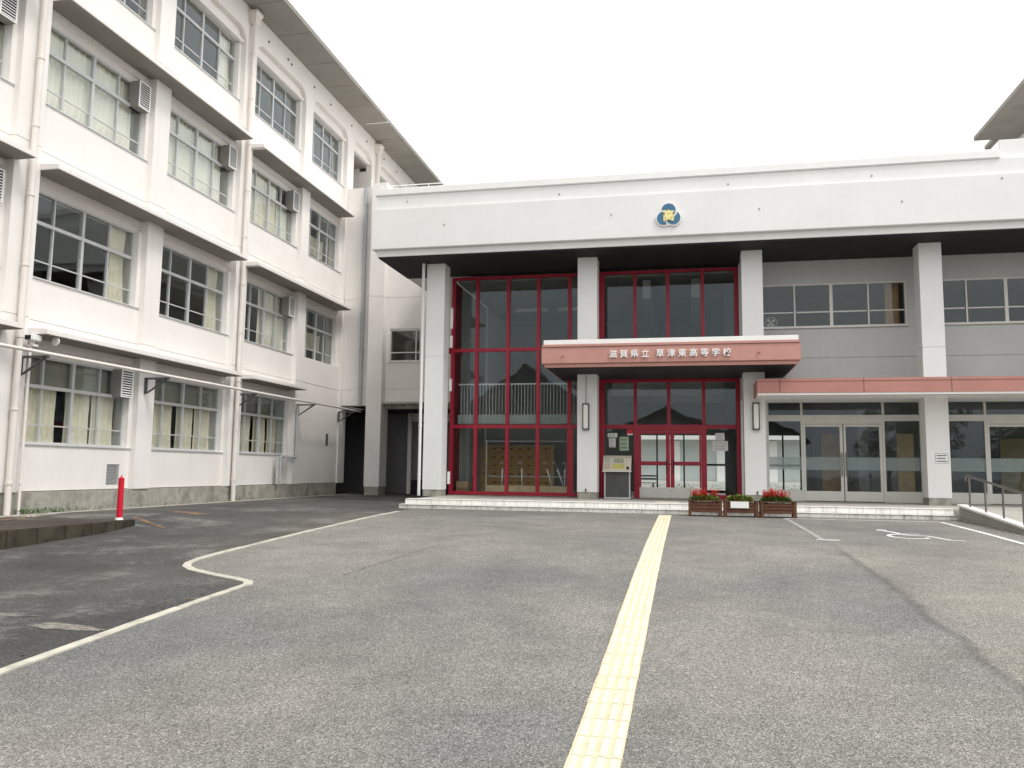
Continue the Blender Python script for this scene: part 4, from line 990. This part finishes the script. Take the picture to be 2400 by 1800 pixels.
tilt(-1.72, -1.64, .10, .30, INK, 'map_print', .003, .002); tilt(-2.37, -2.18, .12, .46, mat('map_pink', (.56, .46, .38), .8), 'map_print', .003, .002); tilt(-2.37, -2.18, .50, .84, mat('map_grey2', (.50, .50, .42), .8), 'map_print', .003, .002)
for k in range(9): tilt(-2.35+.085*k, -2.29+.085*k, .89, .93, INK, 'map_print', .003, .002)

# ------------------------------------------------------------ ramp wall and handrail
RW = thing('ramp_wall', (6.15, 18, .5), 'low tiled ramp wall sloping down toward the viewer at the right edge', 'wall')
def rtop(y): return .80+ (y-20.6)*.072+.13
part_pts = [(20.60, .42), (20.60, rtop(20.6)-.04), (12.0, rtop(12.0)-.04), (12.0, .1), ]
MB().prism([(p[0], p[1]) for p in part_pts], 'x', 6.08, 6.22).build('core', GROUT, RW)
for (za, zb_) in ((0.0, .04),):
    MB().prism([(20.63, rtop(20.63)-.04), (20.63, rtop(20.63)), (12.0, rtop(12.0)), (12.0, rtop(12.0)-.04)], 'x', 6.05, 6.25).build('coping', TILEW, RW)
tl = MB(); yv = 20.55
while yv > 12.3:
    zt = rtop(yv)-.05; z_ = H(6, yv)-.02
    zc = zt
    while zc > z_:
        z2 = max(zc-.056, z_); tl.box(6.068, 6.081, yv-.096, yv, z2+.005, zc); zc -= .061
    yv -= .10
o = tl.build('wall_tile', BRICKT, RW); o['kind'] = 'stuff'
et = MB()
for zc in [rtop(20.6)-.05-.061*k for k in range(7)]:
    et.box(6.085, 6.215, 20.60, 20.612, zc-.056, zc)
et.build('end_tile', BRICKT, RW)
# ramp surface behind the wall
MB().prism([(20.9, .80), (20.9, .5), (11, -.2), (11, .80-9.9*.075)], 'x', 6.25, 8.6).build('ramp_surface', PAVE, RW)
HR = thing('handrail', (6.15, 18.5, .9), 'brown grey metal handrail with round posts on the sloping ramp wall', 'handrail')
pts = [20.07, 19.09, 18.10, 17.10, 16.1, 15.1, 14.1]
def rz(y): return 1.575+(y-20.1)*.102
for yv in pts: MB().tube((6.15, yv, rtop(yv)), (6.15, yv, rz(yv)), .021, 10).build('post', STEEL, HR)
MB().tube((6.15, 20.22, rz(20.22)), (6.15, 13.8, rz(13.8)), .024, 12).build('top_rail', STEEL, HR)
MB().tube((6.15, 20.22, rz(20.22)), (6.15, 20.30, rz(20.22)-.03), .022, 10).tube((6.15, 20.30, rz(20.22)-.03), (6.15, 20.31, rz(20.22)-.13), .022, 10).build('rail_end', STEEL, HR)

# ------------------------------------------------------------ red bollard
t = thing('bollard', (-10.24, 13.42, .60), 'slim bright red bollard with white base ring at the end of the raised pavement', 'bollard')
MB().tube((-10.24, 13.42, .64), (-10.24, 13.42, 1.36), .052, 20).build('post', BOLL, t)
MB().tube((-10.24, 13.42, .60), (-10.24, 13.42, .64), .072, 20, .060).build('base_ring', WHITE, t)
MB().tube((-10.24, 13.42, 1.36), (-10.24, 13.42, 1.385), .050, 20, .018).tube((-10.24, 13.42, 1.385), (-10.24, 13.42, 1.42), .010, 8).build('cap', BOLL, t)

# ------------------------------------------------------------ planters and flowers
def planter(x0, x1, label):
    g = H(1, 20.1); y0, y1 = 19.90, 20.30
    t = thing('planter', ((x0+x1)/2, 20.1, g), label, 'planter', 'slatted wooden planters in front of the steps')
    for px in (x0, x1-.075):
        for py in (y0, y1-.06): piece('corner_post', WOODB, t, px, px+.075, py, py+.06, g, g+.355, bevel=.004)
    for k in range(3):
        z_ = g+.10+.078*k
        piece('slat', WOODB, t, x0+.08, x1-.08, y0+.008, y0+.03, z_, z_+.066, bevel=.003); piece('slat', WOODB, t, x0+.08, x1-.08, y1-.03, y1-.008, z_, z_+.066, bevel=.003)
        piece('end_slat', WOODB, t, x0+.01, x0+.03, y0+.065, y1-.065, z_, z_+.066, bevel=.003); piece('end_slat', WOODB, t, x1-.03, x1-.01, y0+.065, y1-.065, z_, z_+.066, bevel=.003)
    piece('rim', WOODB, t, x0-.008, x1+.008, y0-.012, y0+.055, g+.357, g+.379, bevel=.003); piece('rim', WOODB, t, x0-.008, x1+.008, y1-.055, y1+.012, g+.357, g+.379, bevel=.003)
    piece('end_rim', WOODB, t, x0-.008, x0+.055, y0+.057, y1-.057, g+.357, g+.379, bevel=.003); piece('end_rim', WOODB, t, x1-.055, x1+.008, y0+.057, y1-.057, g+.357, g+.379, bevel=.003)
    part('soil', SOIL, t, x0+.035, x1-.035, y0+.035, y1-.035, g+.12, g+.33)
    return t
planter(.03, .80, 'brown slatted wooden planter of red flowers, nearest the tactile strip')
planter(.84, 1.62, 'brown slatted wooden planter with a white sheet on its front, middle of the three')
planter(1.66, 2.46, 'brown slatted wooden planter of red flowers, nearest the parking bay')
notice('planter_notice', .99, 1.40, 19.885, .775, .925, PAPER, 'blank white paper sheet hanging on the front of the middle planter', 0)
def leaf(mb, p, d, size, wdt):
    d = d.normalized(); s_ = d.cross(Vector((0, 0, 1))); s_ = s_.normalized() if s_.length > .01 else Vector((1, 0, 0))
    up_ = s_.cross(d); a = p; b = p+d*size*.5+s_*wdt*.5+up_*size*.08; c = p+d*size-up_*size*.12; e = p+d*size*.5-s_*wdt*.5+up_*size*.08
    mb.add([a, b, c, e], [(0, 1, 2), (0, 2, 3)])
def flowers(x0, x1, nred, label, lm, tall):
    t = thing('flower_plant', ((x0+x1)/2, 20.1, .90), label, 'flowers')
    lf = MB(); fl = MB(); st = MB()
    for k in range(700):
        c = Vector((random.uniform(x0+.04, x1-.06), random.uniform(19.95, 20.25), .89))
        edge = 1-abs((c.x-(x0+x1)/2)/((x1-x0)/2))**3
        h = random.uniform(.01, .16)*(.45+.55*edge); d = Vector((random.uniform(-1, 1), random.uniform(-1, 1), random.uniform(-.1, .9)))
        leaf(lf, c+Vector((0, 0, h)), d, random.uniform(.045, .08), random.uniform(.03, .05))
    lf.build('leaves', lm, t)
    for k in range(nred):
        c = Vector((random.uniform(x0+.08, x1-.08), random.uniform(19.96, 20.24), random.uniform(.98, 1.03))); lean = Vector((random.uniform(-.25, .25)+(c.x-(x0+x1)/2)*.35, random.uniform(-.2, .2), 1)).normalized()
        hh = random.uniform(.13, .22)*tall
        st.tube(c-Vector((0, 0, .1)), c+lean*hh, .0035, 5)
        for q in range(30):
            u = random.uniform(.1, 1); p = c+lean*hh*u; a = random.uniform(0, 2*PI); d = Vector((math.cos(a), math.sin(a), random.uniform(0, .9)))
            leaf(fl, p, d, random.uniform(.03, .05)*(1.2-.5*u), .024)
    if nred: fl.build('blossoms', FLOW, t); st.build('stems', LEAF, t)
flowers(.03, .80, 34, 'red salvia with yellow green leaves in the planter nearest the tactile strip', LEAFY, .95)
flowers(.88, 1.55, 0, 'low yellow green leaves without blooms in the middle planter', LEAFY, 1)
flowers(1.66, 2.40, 44, 'dense red salvia with dark green leaves in the planter nearest the parking bay', LEAF, 1.05)

# ------------------------------------------------------------ lobby contents
lk = thing('shoe_lockers', (-6.4, 29.2, .8), 'bank of brown wooden shoe lockers with dark slots seen through the red lobby window', 'lockers')
part('carcass', WOODP, lk, -7.95, -4.65, 29.02, 29.40, .80, 2.50)
xk = -7.92; 
while xk < -4.9:
    for r_ in range(5):
        z_ = .93+.305*r_
        piece('locker_door', WOODL, lk, xk, xk+.31, 29.0, 29.018, z_, z_+.295)
        piece('slot', BLACK, lk, xk+.10, xk+.20, 28.996, 28.999, z_+.20, z_+.235)
    xk += .318
bx = thing('umbrella_rack', (-5.2, 26.1, .8), 'steel umbrella rail over a pale wooden box just inside the lobby window', 'umbrella rack')
MB().tube((-6.4, 26.1, 2.53), (-3.6, 26.1, 2.53), .018, 8).tube((-6.4, 26.1, 1.39), (-3.6, 26.1, 1.39), .018, 8).build('rail', ALU, bx)
part('box', WOODP, bx, -6.4, -3.55, 26.0, 26.3, .80, 1.10)
for x in (-6.4, -3.6): part('rail_post', ALU, bx, x-.02, x+.02, 26.08, 26.12, 1.1, 2.55)
def umbrella(x, lean, label, m=UMB):
    t = thing('umbrella', (x, 25.98, 1.1), label, 'umbrella', 'umbrellas hooked on the lobby rail')
    top = Vector((x, 25.96, 1.80)); bot = Vector((x+lean, 25.96, 1.12))
    MB().tube(bot, lerp(bot, top, .75), .008, 10, .030).build('canopy', m, t); MB().tube(bot, top, .007, 6).build('shaft', ALU, t)
    mb = MB(); pr = None
    for k in range(9):
        a = PI*k/8; p = top+Vector((-.045+.045*math.cos(a), 0, .055*math.sin(a)))
        if pr is not None: mb.tube(pr, p, .011, 8)
        pr = p
    mb.build('crook', WHITE, t)
umbrella(-5.82, -.03, 'closed umbrella hanging leftmost, near the second red mullion'); umbrella(-5.20, .02, 'closed umbrella hanging alone in the third lobby pane')
umbrella(-4.42, .20, 'closed umbrella leaning right, first of the group of three'); umbrella(-4.10, .26, 'closed umbrella leaning right, middle of the group of three'); umbrella(-3.78, -.03, 'pale closed umbrella hanging upright, last on the rail')
cb = thing('cardboard_box', (-7.1, 25.8, .8), 'brown cardboard box on the lobby floor in the left corner behind the red frame', 'box')
part('carton', mat('cardboard', (.36, .24, .12), .85), cb, -7.25, -6.85, 25.5, 25.9, .80, 1.22, bevel=.005)
part('flap', mat('cardboard_flap', (.42, .29, .16), .85), cb, -7.23, -6.87, 25.48, 25.497, 1.0, 1.21)
fe = thing('fire_extinguisher', (-6.95, 26.6, .8), 'dark slender extinguisher shape standing in the left corner of the lobby', 'fire extinguisher')
MB().tube((-6.95, 26.6, .8), (-6.95, 26.6, 1.35), .07, 14).build('tank', BLACK, fe); MB().tube((-6.95, 26.6, 1.35), (-6.95, 26.6, 1.5), .03, 8).build('valve', DGREY, fe); MB().tube((-6.93, 26.52, 1.4), (-6.86, 26.5, 1.0), .022, 8).build('hose', ALU, fe)
fn = thing('electric_fan', (2.55, 25.6, 5.9), 'pale electric fan behind the upper window right of the column', 'fan')
rg = MB()
for q in range(20):
    a, b = 2*PI*q/20, 2*PI*(q+1)/20
    rg.tube((2.55+.17*math.cos(a), 25.6, 6.13+.17*math.sin(a)), (2.55+.17*math.cos(b), 25.6, 6.13+.17*math.sin(b)), .01, 5)
rg.build('guard', WHITE, fn); 
bl = MB()
for q in range(4):
    a = PI/2*q+.3; bl.add([(2.55, 25.61, 6.13), (2.55+.14*math.cos(a), 25.60, 6.13+.14*math.sin(a)), (2.55+.14*math.cos(a+.8), 25.62, 6.13+.14*math.sin(a+.8))], [(0, 1, 2)])
bl.build('blades', WHITE, fn); part('base', WHITE, fn, 2.45, 2.65, 25.55, 25.7, 5.78, 5.82); MB().tube((2.55, 25.62, 5.82), (2.55, 25.62, 6.1), .015, 8).build('stand', WHITE, fn)

# ------------------------------------------------------------ courtyard seen through the lobby
cw = thing('courtyard_building', (0, 46, .8), 'pale grey low building seen through the red entrance doors', 'building')
part('wall', GREYW, cw, -12, 10, 46, 46.3, .6, 3.35)
part('roof_edge', WHITE, cw, -12.2, 10.2, 45.5, 50, 3.36, 3.62)
for x in (-3.4, -.9, 1.6, 4.2, 6.6): part('wall_panel', WHITE, cw, x, x+.55, 45.93, 45.99, .8, 3.3)
part('base_band', WHITE, cw, -12, 10, 45.2, 45.9, .6, 1.12)
cy = part('courtyard', CONC, None, -12, 12, 34.1, 45, .40, .72); cy['kind'] = 'structure'
bd = MB()
for k in range(420):
    p = Vector((random.uniform(-6, 6), random.uniform(44.0, 44.8), .72+random.uniform(0, .22))); leaf(bd, p, Vector((random.uniform(-1, 1), random.uniform(-1, 1), random.uniform(0, 1))), .09, .06)
tag(bd.build('courtyard_hedge', LEAF), 'low green planting beyond the rear lobby windows', 'hedge')
bn = thing('courtyard_bench', (-2.0, 36, .72), 'dark slatted bench behind the rear lobby glass', 'bench')
for k in range(4): part('slat', DGREY, bn, -2.7, -1.3, 36+.09*k, 36.07+.09*k, 1.1, 1.13)
for k in range(2): part('back_slat', DGREY, bn, -2.7, -1.3, 36.38, 36.40, 1.25+.13*k, 1.32+.13*k)
for x in (-2.6, -1.45): part('leg', DGREY, bn, x, x+.06, 36, 36.37, .72, 1.10)

# ------------------------------------------------------------ gravel and weeds along the wing
gv = MB()
for k in range(1700):
    x = random.uniform(-13.0, -12.78); y = random.uniform(11.5, 29.0); r_ = random.uniform(.014, .034)
    c = Vector((x, y, .585+r_*.3)); vs = [c+Vector((r_*random.uniform(.7, 1.2)*a, r_*random.uniform(.7, 1.2)*b, r_*.7*d)) for a, b, d in ((1, 0, 0), (-1, 0, 0), (0, 1, 0), (0, -1, 0), (0, 0, 1), (0, 0, -1))]
    gv.add(vs, [(0, 2, 4), (2, 1, 4), (1, 3, 4), (3, 0, 4), (2, 0, 5), (1, 2, 5), (3, 1, 5), (0, 3, 5)])
tag(gv.build('gravel', STONE), 'loose grey gravel strip along the concrete base of the classroom wing', 'gravel', kind='stuff')
gb = part('gravel_bed', CONC, None, -13.02, -12.76, 0, 29.4, .45, .585); gb['kind'] = 'structure'
wd = MB()
for k in range(520):
    y = 13.9+abs(random.gauss(0, .9)) if random.random() < .7 else random.uniform(15, 29); c = Vector((random.uniform(-13.0, -12.8), y, .59+random.uniform(0, .10)))
    leaf(wd, c, Vector((random.uniform(-1, 1), random.uniform(-1, 1), random.uniform(0, 1.2))), random.uniform(.03, .07), .025)
tag(wd.build('weeds', LEAF), 'thin green weeds growing in the gravel by the left drainpipe', 'weeds', kind='stuff')

lt = MB(); rl_ = random.Random(11)
def litter(x, y, z=None):
    a = rl_.uniform(0, 2*PI); s_ = rl_.uniform(.012, .032); z = H(x, y)+.008 if z is None else z
    c, d = math.cos(a)*s_, math.sin(a)*s_
    lt.add([(x-c, y-d, z), (x+d*.6, y-c*.6, z+.004), (x+c, y+d, z+.006), (x-d*.6, y+c*.6, z+.003)], [(0, 1, 2), (0, 2, 3)])
for k in range(150): litter(rl_.uniform(-7.3, 6), 20.58-abs(rl_.gauss(0, .10)))
for k in range(120): litter(-9.97+abs(rl_.gauss(0, .10)), rl_.uniform(5, 13.4))
for k in range(110):
    y = rl_.uniform(4, 19); litter(xg(y)-.08-abs(rl_.gauss(0, .12)), y)
for k in range(90): litter(5.98-abs(rl_.gauss(0, .12)), rl_.uniform(13, 20.4))
tag(lt.build('leaf_litter', mat('dry_leaf', (.11, .075, .035), .8, .5, 30)), 'scattered tiny dry leaves and grit along the kerbs and steps', 'litter', kind='stuff')

# ------------------------------------------------------------ street side behind the camera (seen only as reflections in the glass)
def house(x, y, wx, wy, ez, rzt, label):
    t = thing('house', (x, y, G(y)), label, 'house', 'houses across the street reflected in the lobby glass'); g = G(y)-.1
    part('wall', mat('house_wall', (.30, .28, .25), .85), t, x-wx/2+.5, x+wx/2-.5, y-wy/2, y+wy/2, g, ez)
    MB().prism([(x-wx/2, ez-.15), (x, rzt), (x+wx/2, ez-.15), (x+wx/2, ez-.35), (x, rzt-.25), (x-wx/2, ez-.35)], 'y', y-wy/2-.6, y+wy/2+.6).build('roof', ROOFT, t)
    MB().prism([(x-wx/2+.5, ez-.1), (x, rzt-.3), (x+wx/2-.5, ez-.1)], 'y', y-wy/2+.01, y+wy/2-.01).build('gable', MATS['house_wall'], t)
    MB().box(x-.15, x+.15, y-wy/2-.6, y+wy/2+.6, rzt-.05, rzt+.15).build('ridge', ROOFT, t)
house(-12.0, -16, 10, 9, 6.6, 9.6, 'two storey house with dark gable roof opposite the lobby window')
house(-1.5, -20, 11, 8, 4.6, 6.8, 'low wide house with dark tiled roof opposite the red doors')
house(5.5, -22, 8, 8, 4.2, 6.6, 'small dark roofed house opposite the column right of the doors')
def tree(x, y, h, label):
    g = G(y); t = thing('street_tree', (x, y, g), label, 'tree', 'trees across the street')
    MB().tube((x, y, g), (x, y, g+h*.6), .16, 8, .08).build('trunk', WOODB, t)
    lf = MB()
    cl_ = [(Vector((x+random.uniform(-1.6, 1.6), y+random.uniform(-1.6, 1.6), g+h*random.uniform(.4, .95))), random.uniform(.6, 1.1)) for _ in range(14)]
    for k in range(2600):
        c, r_ = random.choice(cl_); d = Vector((random.gauss(0, 1), random.gauss(0, 1), random.gauss(0, 1))).normalized()
        leaf(lf, c+d*r_*random.uniform(.6, 1), Vector((random.uniform(-1, 1), random.uniform(-1, 1), random.uniform(-.5, .6))), .28, .16)
    lf.build('crown', LEAF, t)
tree(14, -12, 6.0, 'bushy tree opposite the right hand glass doors'); tree(18, -13, 6.8, 'tallest bushy tree across the street'); tree(22, -11, 5.5, 'bushy tree furthest to the right across the street')
